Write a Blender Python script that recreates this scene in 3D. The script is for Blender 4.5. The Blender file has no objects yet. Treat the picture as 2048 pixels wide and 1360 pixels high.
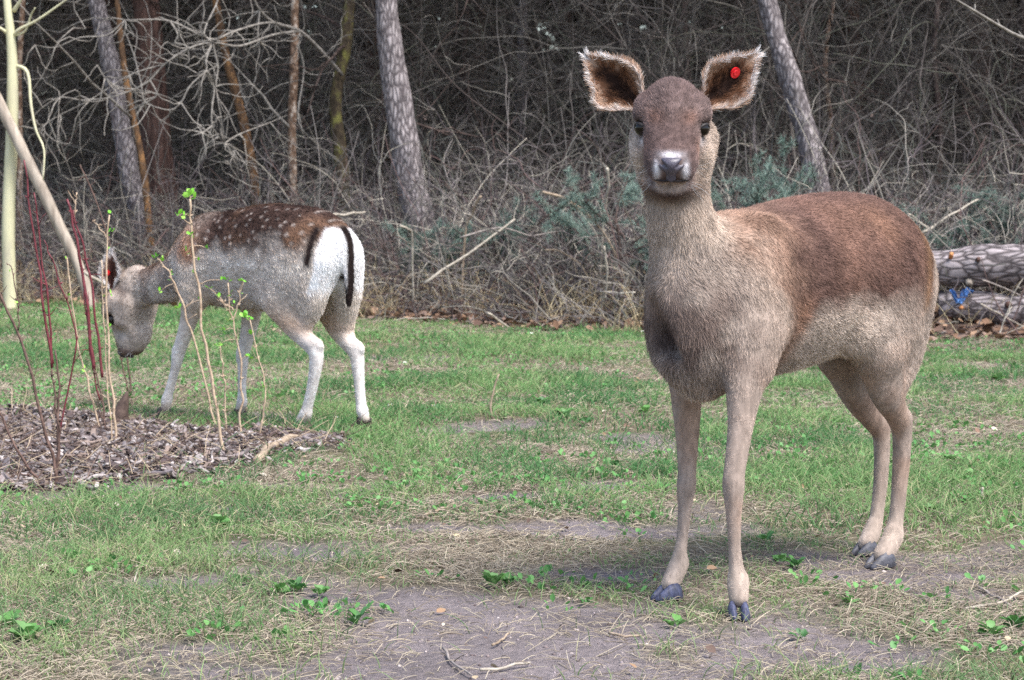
import bpy, math, random
import numpy as np
from mathutils import Vector, Matrix

sc = bpy.context.scene
COL = sc.collection
R = math.radians

# ------------------------------------------------------------------ camera
CAM_H = 0.87
cam_data = bpy.data.cameras.new('camera')
cam = bpy.data.objects.new('camera', cam_data)
COL.objects.link(cam)
cam.location = (0, 0, CAM_H)
cam.rotation_euler = (R(90) - math.atan(318 / 4773.0), 0, 0)
cam_data.sensor_width = 23.6
cam_data.lens = 55.0
cam_data.clip_start = 0.05
cam_data.clip_end = 600
cam_data.dof.use_dof = True
cam_data.dof.focus_distance = 4.85
cam_data.dof.aperture_fstop = 10.0
sc.camera = cam

# ------------------------------------------------------------------ sky and sun (overcast)
world = bpy.data.worlds.new('World')
sc.world = world
world.use_nodes = True
wn = world.node_tree
wn.nodes.clear()
w_out = wn.nodes.new('ShaderNodeOutputWorld')
w_bg = wn.nodes.new('ShaderNodeBackground')
w_sky = wn.nodes.new('ShaderNodeTexSky')
w_sky.sky_type = 'NISHITA'
w_sky.sun_disc = False
SUN_EL, SUN_AZ = R(60), R(136)      # azimuth clockwise from +Y: the light comes from behind the camera, to the right
w_sky.sun_elevation = SUN_EL
w_sky.sun_rotation = SUN_AZ
w_sky.air_density = 1.0
w_sky.dust_density = 2.5
w_sky.ozone_density = 1.0
w_bg.inputs['Strength'].default_value = 0.095
wn.links.new(w_sky.outputs[0], w_bg.inputs['Color'])
wn.links.new(w_bg.outputs[0], w_out.inputs['Surface'])

sun_data = bpy.data.lights.new('sun', 'SUN')
sun = bpy.data.objects.new('sun', sun_data)
COL.objects.link(sun)
sun_data.energy = 1.5
sun_data.angle = R(20)
sun_data.color = (1.0, 0.975, 0.955)
sun_dir = Vector((math.sin(SUN_AZ) * math.cos(SUN_EL), math.cos(SUN_AZ) * math.cos(SUN_EL), math.sin(SUN_EL)))
sun.rotation_euler = (-sun_dir).to_track_quat('-Z', 'Y').to_euler()
sun.location = (3, -6, 9)

sc.view_settings.view_transform = 'Standard'
sc.view_settings.look = 'None'
sc.view_settings.exposure = 1.86
sc.view_settings.gamma = 1.0
sc.view_settings.use_curve_mapping = False
sc.cycles.use_denoising = False
sc.cycles.max_bounces = 6
sc.cycles.diffuse_bounces = 3
sc.cycles.glossy_bounces = 2
sc.cycles.transparent_max_bounces = 4

# ------------------------------------------------------------------ helpers
rng = np.random.default_rng(7)
random.seed(7)


def _hash(ix, iy, iz, seed):
    h = (ix.astype(np.int64) * 374761393 + iy.astype(np.int64) * 668265263 + iz.astype(np.int64) * 2147483647 + seed * 1274126177) & 0xFFFFFFFF
    h = ((h ^ (h >> 13)) * 1274126177) & 0xFFFFFFFF
    h = h ^ (h >> 16)
    return (h & 0xFFFF) / 65535.0


def vnoise(P, freq=1.0, seed=0):
    """3-D value noise, 0..1"""
    P = np.asarray(P, float) * freq
    i = np.floor(P)
    f = P - i
    f = f * f * (3 - 2 * f)
    i = i.astype(np.int64)
    r = 0
    for dx in (0, 1):
        wx = f[:, 0] if dx else 1 - f[:, 0]
        for dy in (0, 1):
            wy = f[:, 1] if dy else 1 - f[:, 1]
            for dz in (0, 1):
                wz = f[:, 2] if dz else 1 - f[:, 2]
                r = r + wx * wy * wz * _hash(i[:, 0] + dx, i[:, 1] + dy, i[:, 2] + dz, seed)
    return r


def fbm(P, freq=1.0, octaves=3, seed=0):
    a, s, t = 1.0, 0, 0
    for o in range(octaves):
        s = s + a * vnoise(P, freq * 2 ** o, seed + 17 * o)
        t += a
        a *= 0.5
    return s / t


def P3(x, y, z=0.0):
    x, y = np.broadcast_arrays(np.asarray(x, float), np.asarray(y, float))
    return np.stack([x.ravel(), y.ravel(), np.broadcast_to(np.asarray(z, float), x.shape).ravel()], 1)


def sstep(a, b, x):
    t = np.clip((x - a) / (b - a), 0, 1)
    return t * t * (3 - 2 * t)


def lin(r, g, b):
    def c(v):
        v /= 255.0
        return v / 12.92 if v <= 0.04045 else ((v + 0.055) / 1.055) ** 2.4
    return np.array([c(r), c(g), c(b)])


def catmull(A, n):
    """smooth resampling of rows of A, n steps for each span"""
    A = np.asarray(A, float)
    if len(A) < 3:
        t = np.linspace(0, 1, n + 1)[:, None]
        return A[0] * (1 - t) + A[-1] * t
    E_ = np.vstack([2 * A[0] - A[1], A, 2 * A[-1] - A[-2]])
    out = []
    for i in range(len(A) - 1):
        p0, p1, p2, p3 = E_[i:i + 4]
        for k in range(n):
            t = k / n
            out.append(0.5 * (2 * p1 + (p2 - p0) * t + (2 * p0 - 5 * p1 + 4 * p2 - p3) * t * t + (3 * p1 - p0 - 3 * p2 + p3) * t ** 3))
    out.append(A[-1])
    return np.array(out)


def link(o, parent=None):
    COL.objects.link(o)
    if parent is not None:
        o.parent = parent
    return o


def tag(o, label=None, cat=None, group=None, kind=None):
    if label: o['label'] = label
    if cat: o['category'] = cat
    if group: o['group'] = group
    if kind: o['kind'] = kind
    return o


def empty(name, loc=(0, 0, 0), rz=0.0):
    o = bpy.data.objects.new(name, None)
    o.empty_display_size = 0.1
    o.location = loc
    o.rotation_euler = (0, 0, rz)
    return link(o)


def mesh_data(name, V, faces, mat=None, colors=None, smooth=True):
    me = bpy.data.meshes.new(name)
    V = np.asarray(V, float)
    if isinstance(faces, np.ndarray) and faces.ndim == 2:
        nf, k = faces.shape
        me.vertices.add(len(V))
        me.vertices.foreach_set('co', V.astype(np.float32).ravel())
        me.loops.add(nf * k)
        me.loops.foreach_set('vertex_index', faces.astype(np.int32).ravel())
        me.polygons.add(nf)
        me.polygons.foreach_set('loop_start', np.arange(0, nf * k, k, dtype=np.int32))
        me.update(calc_edges=True)
        me.validate()
    else:
        me.from_pydata([tuple(v) for v in V], [], [tuple(int(i) for i in f) for f in faces])
    if smooth:
        me.polygons.foreach_set('use_smooth', np.ones(len(me.polygons), bool))
    if colors is not None:
        a = me.attributes.new('col', 'FLOAT_COLOR', 'POINT')
        c4 = np.ones((len(V), 4), np.float32)
        c4[:, :3] = colors
        a.data.foreach_set('color', c4.ravel())
    if mat: me.materials.append(mat)
    me.update()
    return me


def mesh_obj(name, V, faces, mat=None, parent=None, colors=None, smooth=True):
    return link(bpy.data.objects.new(name, mesh_data(name, V, faces, mat, colors, smooth)), parent)


def curves_obj(name, P, rad, mat, parent=None, colors=None):
    """P (n, k, 3) strands, rad (n, k), colors (n, k, 3): one hair-curves object"""
    n, k, _ = P.shape
    c = bpy.data.hair_curves.new(name)
    c.add_curves([k] * n)
    c.attributes['position'].data.foreach_set('vector', P.astype(np.float32).ravel())
    ra = c.attributes.get('radius') or c.attributes.new('radius', 'FLOAT', 'POINT')
    ra.data.foreach_set('value', np.broadcast_to(rad, (n, k)).astype(np.float32).ravel())
    if colors is not None:
        a = c.attributes.new('col', 'FLOAT_COLOR', 'POINT')
        c4 = np.ones((n, k, 4), np.float32)
        c4[..., :3] = colors
        a.data.foreach_set('color', c4.ravel())
    c.materials.append(mat)
    return link(bpy.data.objects.new(name, c), parent)


def strands0(base, d0, L, k, kink, droop, r):
    n = len(base)
    d = d0 / np.linalg.norm(d0, axis=1)[:, None]
    P = [base]
    for i in range(k - 1):
        d = d + r.normal(0, kink, (n, 3)) - np.array([0, 0, 1.0]) * (np.broadcast_to(droop, (n,)) * (i + 1) / k)[:, None]
        d /= np.linalg.norm(d, axis=1)[:, None]
        P.append(P[-1] + d * (L / (k - 1))[:, None])
    return np.stack(P, 1)


def palette0(n, cols, r, v=.5):
    c = np.array(cols)[r.integers(0, len(cols), n)]
    return c * (1 - v / 2 + v * r.random(n))[:, None]


class MB:
    """collects shapes into one mesh"""
    def __init__(s):
        s.V, s.F, s.C, s.n = [], [], [], 0

    def add(s, V, F, col=None):
        V = np.asarray(V, float)
        s.V.append(V)
        s.F += [tuple(i + s.n for i in f) for f in F]
        s.C.append(np.broadcast_to(np.array(col if col is not None else (1, 1, 1), float), V.shape))
        s.n += len(V)
        return s

    def tube(s, pts, rad, sides=6, sub=1, col=None, jitter=0.0, seed=0, cap=True, rough=0.0):
        A = np.column_stack([np.asarray(pts, float), np.broadcast_to(np.asarray(rad, float), (len(pts),))])
        if sub > 1: A = catmull(A, sub)
        p, r = A[:, :3], np.maximum(A[:, 3], 1e-4)
        m = len(p)
        T = np.gradient(p, axis=0)
        T /= np.linalg.norm(T, axis=1)[:, None] + 1e-12
        ref = np.array([0, 0, 1.0]) if abs(T[0, 2]) < 0.9 else np.array([1.0, 0, 0])
        N = np.zeros_like(p)
        n0 = np.cross(T[0], ref)
        n0 /= np.linalg.norm(n0)
        for i in range(m):
            n0 = n0 - T[i] * (n0 @ T[i])
            n0 /= np.linalg.norm(n0) + 1e-12
            N[i] = n0
        B = np.cross(T, N)
        a = np.linspace(0, 2 * np.pi, sides, endpoint=False)
        ring = N[:, None] * np.cos(a)[None, :, None] + B[:, None] * np.sin(a)[None, :, None]
        rr = r[:, None] * np.ones(sides)[None]
        V = p[:, None] + ring * rr[..., None]
        if rough:
            q = (p[:, None] + ring * 0.13).reshape(-1, 3) if rough > 0 else V.reshape(-1, 3)
            nz = fbm(V.reshape(-1, 3) * [1, 1, 0.45], 16, 3, seed).reshape(m, sides) - 0.5
            V = V + ring * (rr * nz * rough)[..., None]
        V = V.reshape(-1, 3)
        F = [(i * sides + j, i * sides + (j + 1) % sides, (i + 1) * sides + (j + 1) % sides, (i + 1) * sides + j) for i in range(m - 1) for j in range(sides)]
        if cap:
            F.append(tuple(range(sides - 1, -1, -1)))
            F.append(tuple((m - 1) * sides + j for j in range(sides)))
        return s.add(V, F, col)

    def obj(s, name, mat, parent=None, smooth=True, colored=False):
        return mesh_obj(name, np.vstack(s.V), s.F, mat, parent, np.vstack(s.C) if colored else None, smooth)

    def data(s, name, mat, smooth=True, colored=False):
        return mesh_data(name, np.vstack(s.V), s.F, mat, np.vstack(s.C) if colored else None, smooth)


# ------------------------------------------------------------------ materials
def material(name):
    m = bpy.data.materials.new(name)
    m.use_nodes = True
    nt = m.node_tree
    b = nt.nodes['Principled BSDF']
    return m, nt, b


def mat_attr(name, rough=0.7, spec=0.2, trans=0.0, noise=0.0, nscale=60.0):
    """colour from the 'col' attribute, varied by noise"""
    m, nt, b = material(name)
    at = nt.nodes.new('ShaderNodeAttribute')
    at.attribute_name = 'col'
    src = at.outputs['Color']
    if noise:
        tc = nt.nodes.new('ShaderNodeTexCoord')
        nz = nt.nodes.new('ShaderNodeTexNoise')
        nz.inputs['Scale'].default_value = nscale
        nz.inputs['Detail'].default_value = 4
        nt.links.new(tc.outputs['Object'], nz.inputs['Vector'])
        mr = nt.nodes.new('ShaderNodeMapRange')
        mr.inputs[1].default_value = 0.25; mr.inputs[2].default_value = 0.75
        mr.inputs[3].default_value = 1 - noise; mr.inputs[4].default_value = 1 + noise
        nt.links.new(nz.outputs['Fac'], mr.inputs[0])
        mx = nt.nodes.new('ShaderNodeVectorMath')
        mx.operation = 'SCALE'
        nt.links.new(src, mx.inputs[0])
        nt.links.new(mr.outputs[0], mx.inputs['Scale'])
        src = mx.outputs[0]
    nt.links.new(src, b.inputs['Base Color'])
    b.inputs['Roughness'].default_value = rough
    b.inputs['Specular IOR Level'].default_value = spec
    if trans:
        tr = nt.nodes.new('ShaderNodeBsdfTranslucent')
        nt.links.new(src, tr.inputs['Color'])
        ms = nt.nodes.new('ShaderNodeMixShader')
        ms.inputs[0].default_value = trans
        nt.links.new(b.outputs[0], ms.inputs[1])
        nt.links.new(tr.outputs[0], ms.inputs[2])
        nt.links.new(ms.outputs[0], nt.nodes['Material Output'].inputs['Surface'])
    return m


def mat_noise(name, c1, c2, scale=20.0, rough=0.7, spec=0.3, bump=0.0, stretch=(1, 1, 1), c3=None, detail=6, coat=0.0, bump_dist=0.004):
    m, nt, b = material(name)
    tc = nt.nodes.new('ShaderNodeTexCoord')
    mp = nt.nodes.new('ShaderNodeMapping')
    mp.inputs['Scale'].default_value = stretch
    nz = nt.nodes.new('ShaderNodeTexNoise')
    nz.inputs['Scale'].default_value = scale
    nz.inputs['Detail'].default_value = detail
    nz.inputs['Roughness'].default_value = 0.65
    nt.links.new(tc.outputs['Object'], mp.inputs['Vector'])
    nt.links.new(mp.outputs[0], nz.inputs['Vector'])
    rp = nt.nodes.new('ShaderNodeValToRGB')
    e = rp.color_ramp.elements
    e[0].position, e[1].position = 0.32, 0.68
    e[0].color = (*c1, 1); e[1].color = (*c2, 1)
    if c3 is not None:
        n3 = e.new(0.5); n3.color = (*c3, 1)
    nt.links.new(nz.outputs['Fac'], rp.inputs[0])
    nt.links.new(rp.outputs[0], b.inputs['Base Color'])
    b.inputs['Roughness'].default_value = rough
    b.inputs['Specular IOR Level'].default_value = spec
    b.inputs['Coat Weight'].default_value = coat
    if bump:
        bp = nt.nodes.new('ShaderNodeBump')
        bp.inputs['Strength'].default_value = bump
        bp.inputs['Distance'].default_value = bump_dist
        nt.links.new(nz.outputs['Fac'], bp.inputs['Height'])
        nt.links.new(bp.outputs[0], b.inputs['Normal'])
    return m


# ------------------------------------------------------------------ implicit modelling for the animals
class Tube:
    """elliptical tube along a smooth spine: ra along 'side', rb across it"""
    def __init__(s, pts, ra, rb=None, side=(0, 1, 0), k=0.03, sub=5, flow=None, region='torso', sign=1):
        rb = ra if rb is None else rb
        A = np.column_stack([np.asarray(pts, float), np.broadcast_to(ra, (len(pts),)), np.broadcast_to(rb, (len(pts),))])
        A = catmull(A, sub)
        s.p, s.ra, s.rb = A[:, :3], np.maximum(A[:, 3], .003), np.maximum(A[:, 4], .003)
        s.side = np.array(side, float) / np.linalg.norm(side)
        s.k, s.flow, s.region, s.sign = k, flow, region, sign

    def seg(s, i, X, Y, Z):
        a, b = s.p[i], s.p[i + 1]
        ab = b - a
        L = np.linalg.norm(ab) + 1e-9
        t_ = ab / L
        sd = s.side if abs(s.side @ t_) < 0.95 else s.side[[1, 2, 0]]
        sd = sd - t_ * (sd @ t_)
        sd /= np.linalg.norm(sd) + 1e-9
        nn = np.cross(t_, sd)
        x, y, z = X - a[0], Y - a[1], Z - a[2]
        w = x * t_[0] + y * t_[1] + z * t_[2]
        h = np.clip(w / L, 0, 1)
        e = w - h * L
        u = x * sd[0] + y * sd[1] + z * sd[2]
        v = x * nn[0] + y * nn[1] + z * nn[2]
        A_ = s.ra[i] + (s.ra[i + 1] - s.ra[i]) * h
        B_ = s.rb[i] + (s.rb[i + 1] - s.rb[i]) * h
        C_ = np.minimum(A_, B_)
        k0 = np.sqrt((u / A_) ** 2 + (v / B_) ** 2 + (e / C_) ** 2) + 1e-6
        k1 = np.sqrt((u / A_ ** 2) ** 2 + (v / B_ ** 2) ** 2 + (e / C_ ** 2) ** 2) + 1e-6
        return k0 * (k0 - 1) / k1

    def dist(s, P):
        d = np.full(len(P), 9.0)
        for i in range(len(s.p) - 1):
            d = np.minimum(d, s.seg(i, P[:, 0], P[:, 1], P[:, 2]))
        return d

    def tangent(s, P):
        j = np.zeros(len(P), int)
        best = np.full(len(P), 9e9)
        for i in range(len(s.p)):
            q = ((P - s.p[i]) ** 2).sum(1)
            m = q < best
            best[m] = q[m]; j[m] = i
        T = np.gradient(s.p, axis=0)
        T /= np.linalg.norm(T, axis=1)[:, None] + 1e-9
        return T[j]


def field(tubes, lo, hi, h):
    n = np.ceil((np.array(hi) - lo) / h).astype(int) + 1
    ax = [lo[i] + h * np.arange(n[i]) for i in range(3)]
    G = np.full(n, 0.2, np.float32)
    for t in tubes:
        m = 0.035 + t.k
        D_ = np.full(n, 1.0, np.float32)
        for i in range(len(t.p) - 1):
            rr = max(t.ra[i], t.rb[i], t.ra[i + 1], t.rb[i + 1]) + m
            l_ = np.minimum(t.p[i], t.p[i + 1]) - rr
            h_ = np.maximum(t.p[i], t.p[i + 1]) + rr
            s_ = [slice(max(0, int((l_[c] - lo[c]) / h)), min(n[c], int((h_[c] - lo[c]) / h) + 2)) for c in range(3)]
            if any(q.stop <= q.start for q in s_): continue
            X = ax[0][s_[0]].astype(np.float32)[:, None, None]
            Y = ax[1][s_[1]].astype(np.float32)[None, :, None]
            Z = ax[2][s_[2]].astype(np.float32)[None, None, :]
            sub = D_[tuple(s_)]
            np.minimum(sub, t.seg(i, X, Y, Z), out=sub)
        if t.sign > 0:
            hh = np.maximum(t.k - np.abs(G - D_), 0) / t.k
            G = np.minimum(G, D_) - hh * hh * t.k * 0.25
        else:
            hh = np.maximum(t.k - np.abs(G + D_), 0) / t.k
            G = np.maximum(G, -D_) + hh * hh * t.k * 0.25
    return G, np.array(lo, float)


def surface_nets(G, lo, h):
    ins = G < 0
    nx, ny, nz = G.shape
    cs = np.zeros((nx - 1, ny - 1, nz - 1), np.int8)
    for dx in (0, 1):
        for dy in (0, 1):
            for dz in (0, 1):
                cs += ins[dx:nx - 1 + dx, dy:ny - 1 + dy, dz:nz - 1 + dz]
    act = (cs > 0) & (cs < 8)
    I = np.argwhere(act)
    idx = np.full(act.shape, -1, np.int64)
    idx[act] = np.arange(len(I))
    acc = np.zeros((len(I), 3))
    cnt = np.zeros(len(I))
    cor = [(0, 0, 0), (1, 0, 0), (0, 1, 0), (1, 1, 0), (0, 0, 1), (1, 0, 1), (0, 1, 1), (1, 1, 1)]
    val = [G[I[:, 0] + c[0], I[:, 1] + c[1], I[:, 2] + c[2]] for c in cor]
    for a in range(8):
        for b in range(a + 1, 8):
            d = np.abs(np.array(cor[a]) - cor[b])
            if d.sum() != 1: continue
            va, vb = val[a], val[b]
            m = (va < 0) != (vb < 0)
            t = np.where(m, va / np.where(m, va - vb, 1), 0)
            p = np.array(cor[a]) + t[:, None] * (np.array(cor[b]) - cor[a])
            acc[m] += p[m]
            cnt[m] += 1
    V = lo + h * (I + acc / cnt[:, None])
    F = []
    for axis in range(3):
        sl0 = [slice(None)] * 3; sl1 = [slice(None)] * 3
        sl0[axis] = slice(0, -1); sl1[axis] = slice(1, None)
        cr = ins[tuple(sl0)] != ins[tuple(sl1)]
        E_ = np.argwhere(cr)
        u, v = (axis + 1) % 3, (axis + 2) % 3
        E_ = E_[(E_[:, u] > 0) & (E_[:, v] > 0) & (E_[:, u] < G.shape[u] - 1) & (E_[:, v] < G.shape[v] - 1)]
        fl = ins[tuple(E_.T)]
        def cell(du, dv):
            q = E_.copy(); q[:, u] += du; q[:, v] += dv
            return idx[tuple(q.T)]
        q = np.stack([cell(-1, -1), cell(0, -1), cell(0, 0), cell(-1, 0)], 1)
        q[~fl] = q[~fl][:, ::-1]
        F.append(q)
    return V, np.vstack(F)


def relax(V, F, it=3, lam=0.5):
    """a little Laplacian smoothing"""
    e = np.vstack([F[:, [0, 1]], F[:, [1, 2]], F[:, [2, 3]], F[:, [3, 0]]])
    e = np.vstack([e, e[:, ::-1]])
    for j in range(it):
        acc = np.zeros_like(V); c = np.zeros(len(V))
        np.add.at(acc, e[:, 0], V[e[:, 1]])
        np.add.at(c, e[:, 0], 1)
        V = V + (lam if j % 2 == 0 else -lam * 0.9) * (acc / np.maximum(c, 1)[:, None] - V)
    return V


def vnormals(V, F):
    n = np.cross(V[F[:, 2]] - V[F[:, 0]], V[F[:, 3]] - V[F[:, 1]])
    N = np.zeros_like(V)
    for c in range(4): np.add.at(N, F[:, c], n)
    return N / (np.linalg.norm(N, axis=1)[:, None] + 1e-12)


def sample_quads(V, F, N, n, seed=0, dens=None):
    r = np.random.default_rng(seed)
    ar = np.linalg.norm(np.cross(V[F[:, 2]] - V[F[:, 0]], V[F[:, 3]] - V[F[:, 1]]), axis=1)
    if dens is not None: ar = ar * dens[F].mean(1)
    cdf = np.cumsum(ar)
    f = F[np.minimum(np.searchsorted(cdf, r.random(n) * cdf[-1]), len(F) - 1)]
    u, v = r.random(n)[:, None], r.random(n)[:, None]
    w = [(1 - u) * (1 - v), u * (1 - v), u * v, (1 - u) * v]
    P = sum(w[i] * V[f[:, i]] for i in range(4))
    M = sum(w[i] * N[f[:, i]] for i in range(4))
    return P, M / (np.linalg.norm(M, axis=1)[:, None] + 1e-12), f, w


def make_fur(name, P, N, flow, length, lift, color, parent, mat, rad=0.0006, k=4, seed=1, wob=0.17, tipcol=1.38, inset=.0012):
    r = np.random.default_rng(seed)
    n = len(P)
    fl = flow - N * (flow * N).sum(1)[:, None]
    fl /= np.linalg.norm(fl, axis=1)[:, None] + 1e-9
    clump = P + 0.0
    wv = np.stack([vnoise(clump, 38, seed + 3 + i) + .6 * vnoise(clump, 110, seed + 9 + i) for i in range(3)], 1) - 0.8
    d = fl + wob * wv * 2 + r.normal(0, 0.16, (n, 3))
    d = d + N * (lift * (0.6 + 0.8 * r.random(n)))[:, None]
    d /= np.linalg.norm(d, axis=1)[:, None]
    L = length * (0.6 + 0.7 * r.random(n))
    t = np.linspace(0, 1, k)
    S = P[:, None] - N[:, None] * inset + d[:, None] * (L[:, None] * t)[..., None] - N[:, None] * (0.22 * lift * L)[:, None, None] * (t ** 2)[None, :, None]
    rd = rad * (1 - 0.88 * t ** 1.6)[None] * (0.7 + 0.6 * r.random(n))[:, None]
    cv = (0.55 + 0.90 * r.random(n) ** 1.3)[:, None, None]
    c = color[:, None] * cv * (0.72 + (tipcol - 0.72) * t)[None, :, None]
    return curves_obj(name, S, rd, mat, parent, np.clip(c, 0, 0.95))

# ==== SECTION deer
FUR = mat_attr('fur', 0.75, 0.12)
COAT_SKIN = mat_attr('coat_skin', 0.85, 0.08)
EYE = mat_noise('dark_eye', (0.002, 0.0015, 0.001), (0.009, 0.005, 0.003), 60, 0.03, 0.35)
LID = mat_noise('eyelid_skin', (0.012, 0.010, 0.010), (0.03, 0.024, 0.022), 200, 0.55, 0.4)
NOSE = mat_noise('nose_skin', (0.030, 0.027, 0.038), (0.115, 0.10, 0.13), 420, 0.38, 0.5, bump=0.6, bump_dist=0.001)
HOOF_BLUE = mat_noise('blue_grey_horn', (0.022, 0.023, 0.036), (0.095, 0.105, 0.185), 120, 0.5, 0.4, bump=0.3, stretch=(1, 1, .2))
HOOF_GREY = mat_noise('dark_grey_horn', (0.03, 0.03, 0.037), (0.11, 0.11, 0.13), 90, 0.5, 0.4, bump=0.3)
HOOF_MUD = mat_noise('muddy_horn', (0.02, 0.017, 0.016), (0.09, 0.07, 0.06), 120, 0.7, 0.3, bump=0.4)
MOUTH = mat_noise('lip_line', (0.010, 0.007, 0.007), (0.03, 0.02, 0.02), 200, 0.6, 0.3)
TAG_RED = mat_noise('red_plastic', (0.55, 0.006, 0.012), (0.7, 0.012, 0.02), 30, 0.3, 0.5)

AXF, AXL, AXZ = np.array([1., 0, 0]), np.array([0, 1., 0]), np.array([0, 0, 1.])


class Head:
    def __init__(s, o, yaw, pitch, roll=0.0, scale=1.0, jaw=1.0):
        s.jaw = jaw
        s.o = np.array(o, float)
        m = np.array([math.cos(yaw) * math.cos(pitch), math.sin(yaw) * math.cos(pitch), -math.sin(pitch)])
        l = np.array([-math.sin(yaw), math.cos(yaw), 0.0])
        u = np.cross(m, l)
        l, u = l * math.cos(roll) + u * math.sin(roll), u * math.cos(roll) - l * math.sin(roll)
        s.M = np.stack([m, l, u]) * scale
        s.m, s.l, s.u, s.s = m, l, u, scale

    def w(s, P):
        return np.asarray(P, float) @ s.M + s.o

    def inv(s, P):
        return (np.asarray(P, float) - s.o) @ s.M.T / s.s ** 2


def head_tubes(H):
    k = H.s
    def T(pts, ra, rb=None, kk=0.025, **q):
        return Tube(H.w(pts), np.array(ra) * k, None if rb is None else np.array(rb) * k, side=H.l, k=kk * k, flow=-H.m, region='head', **q)
    j = H.jaw
    t = [T([(-.085, 0, -.016), (-.035, 0, .010), (.015, 0, .008), (.055, 0, -.007), (.094, 0, -.026), (.122, 0, -.040)],
           [.054, .058, .060, .057 * (j + 1) / 2, .050 * (j + .6) / 1.6, .041 * (j + .6) / 1.6], [.055, .064, .059, .049 * (j + 1) / 2, .039 * (j + 1) / 2, .029]),
         T([(-.07, 0, -.055 * j), (-.02, 0, -.086 * j), (.03, 0, -.100 * j), (.072, 0, -.104 * (j + .4) / 1.4), (.104, 0, -.100 * (j + .8) / 1.8)],
           [.062, .072, .065, .048, .032], [.05 * j, .053 * j, .045 * j, .033, .021])]
    for sg in (1, -1):
        t.append(T([(-.012, .050 * sg, .024), (.022, .055 * sg, .024)], [.024, .020], kk=.03))
        t.append(T([(-.02, .053 * sg, -.045 * j), (.032, .053 * sg, -.055 * j)], [.030 * (j + 1) / 2, .026 * (j + 1) / 2], kk=.035))
        t.append(T([(.096, .027 * sg, -.052), (.118, .024 * sg, -.060)], [.025, .021], kk=.02))
    t.append(T([(-.055, 0, .018), (-.015, 0, .021)], [.036, .032], kk=.03))
    t.append(T([(.056, .078, .000), (.040, .062, .000)], [.0150, .0150], kk=.010, sign=-1))
    t.append(T([(.056, -.078, .000), (.040, -.062, .000)], [.0150, .0150], kk=.010, sign=-1))
    return t


def ear_mesh(L, W, cup, nt=22, nu=13, thick=0.005, notch=None):
    """leaf-shaped cupped ear: x along the ear, y across, z = opening. Returns V, F (quads), ids of inner side and edge weight"""
    T_, U_ = np.meshgrid(np.linspace(0, 1, nt), np.linspace(-1, 1, nu), indexing='ij')
    w = W * (0.42 + 0.66 * np.sin(np.pi * np.clip(T_, 0, 1) ** 0.80)) * (1 - T_ ** 3.0) ** 0.95 * (1 - 0.52 * (1 - sstep(0, .34, T_)))
    w = np.maximum(w, 0.002)
    if notch:
        side, tpos = notch
        w = np.where((U_ * side > 0), w * (1 - 0.30 * np.exp(-((T_ - tpos) / 0.030) ** 2) * np.abs(U_) ** 3), w)
    cupv = cup * (1 - 0.55 * T_)
    ang = U_ * (1.25 - 0.55 * T_)
    y = w * np.sin(ang) / np.sin(1.25 - 0.55 * T_)
    z = cupv * (np.abs(U_) ** 1.8) * w / W - 0.25 * cupv * T_ ** 2
    x = L * T_ + 0.0
    inn = np.stack([x, y, z], -1).reshape(-1, 3)
    th = thick * (1 - 0.7 * np.abs(U_.ravel()) ** 3) * (1 - 0.6 * T_.ravel())
    out = inn.copy()
    out[:, 2] -= th
    out[:, 1] *= 1.02
    n = nt * nu
    F = []
    for i in range(nt - 1):
        for j in range(nu - 1):
            a = i * nu + j
            F.append((a, a + nu, a + nu + 1, a + 1))
            F.append((n + a, n + a + 1, n + a + nu + 1, n + a + nu))
    rim = [i * nu for i in range(nt)] + [(nt - 1) * nu + j for j in range(1, nu)] + [i * nu + nu - 1 for i in range(nt - 2, -1, -1)] + [j for j in range(nu - 2, 0, -1)]
    for a, b in zip(rim, rim[1:] + rim[:1]):
        F.append((a, b, n + b, n + a))
    V = np.vstack([inn, out])
    par = np.tile(np.stack([T_.ravel(), U_.ravel()], 1), (2, 1))
    return V, np.array(F), par, np.r_[np.ones(n), np.zeros(n)]


def hoof_mesh(size=1.0, splay=0.15):
    """cloven hoof, toe along +x, coronet over the origin, sole on z = 0"""
    mb = MB()
    for sg in (1, -1):
        secs = []
        for x, y, hw, hgt in ((-.026, .0125, .010, .026), (-.016, .0130, .0128, .036), (0, .0132, .0132, .036), (.014, .0125, .0120, .028), (.028, .0105, .0092, .018), (.038, .0085, .0055, .010), (.043, .0075, .002, .005)):
            a = np.linspace(0, 2 * np.pi, 10, endpoint=False)
            yy = np.cos(a) * hw
            zz = np.sin(a)
            zz = np.where(zz > 0, zz * hgt, zz * 0.004) + 0.003
            yy = yy * np.where(zz > hgt * .5, .82, 1)
            secs.append(np.stack([np.full(10, x), sg * (y + splay * max(x, 0) * .4) + yy, zz], 1))
        V = np.vstack(secs) * size
        F = [(i * 10 + j, i * 10 + (j + 1) % 10, (i + 1) * 10 + (j + 1) % 10, (i + 1) * 10 + j) for i in range(6) for j in range(10)]
        F += [tuple(range(9, -1, -1)), tuple(60 + j for j in range(10))]
        mb.add(V, F)
    return mb


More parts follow.
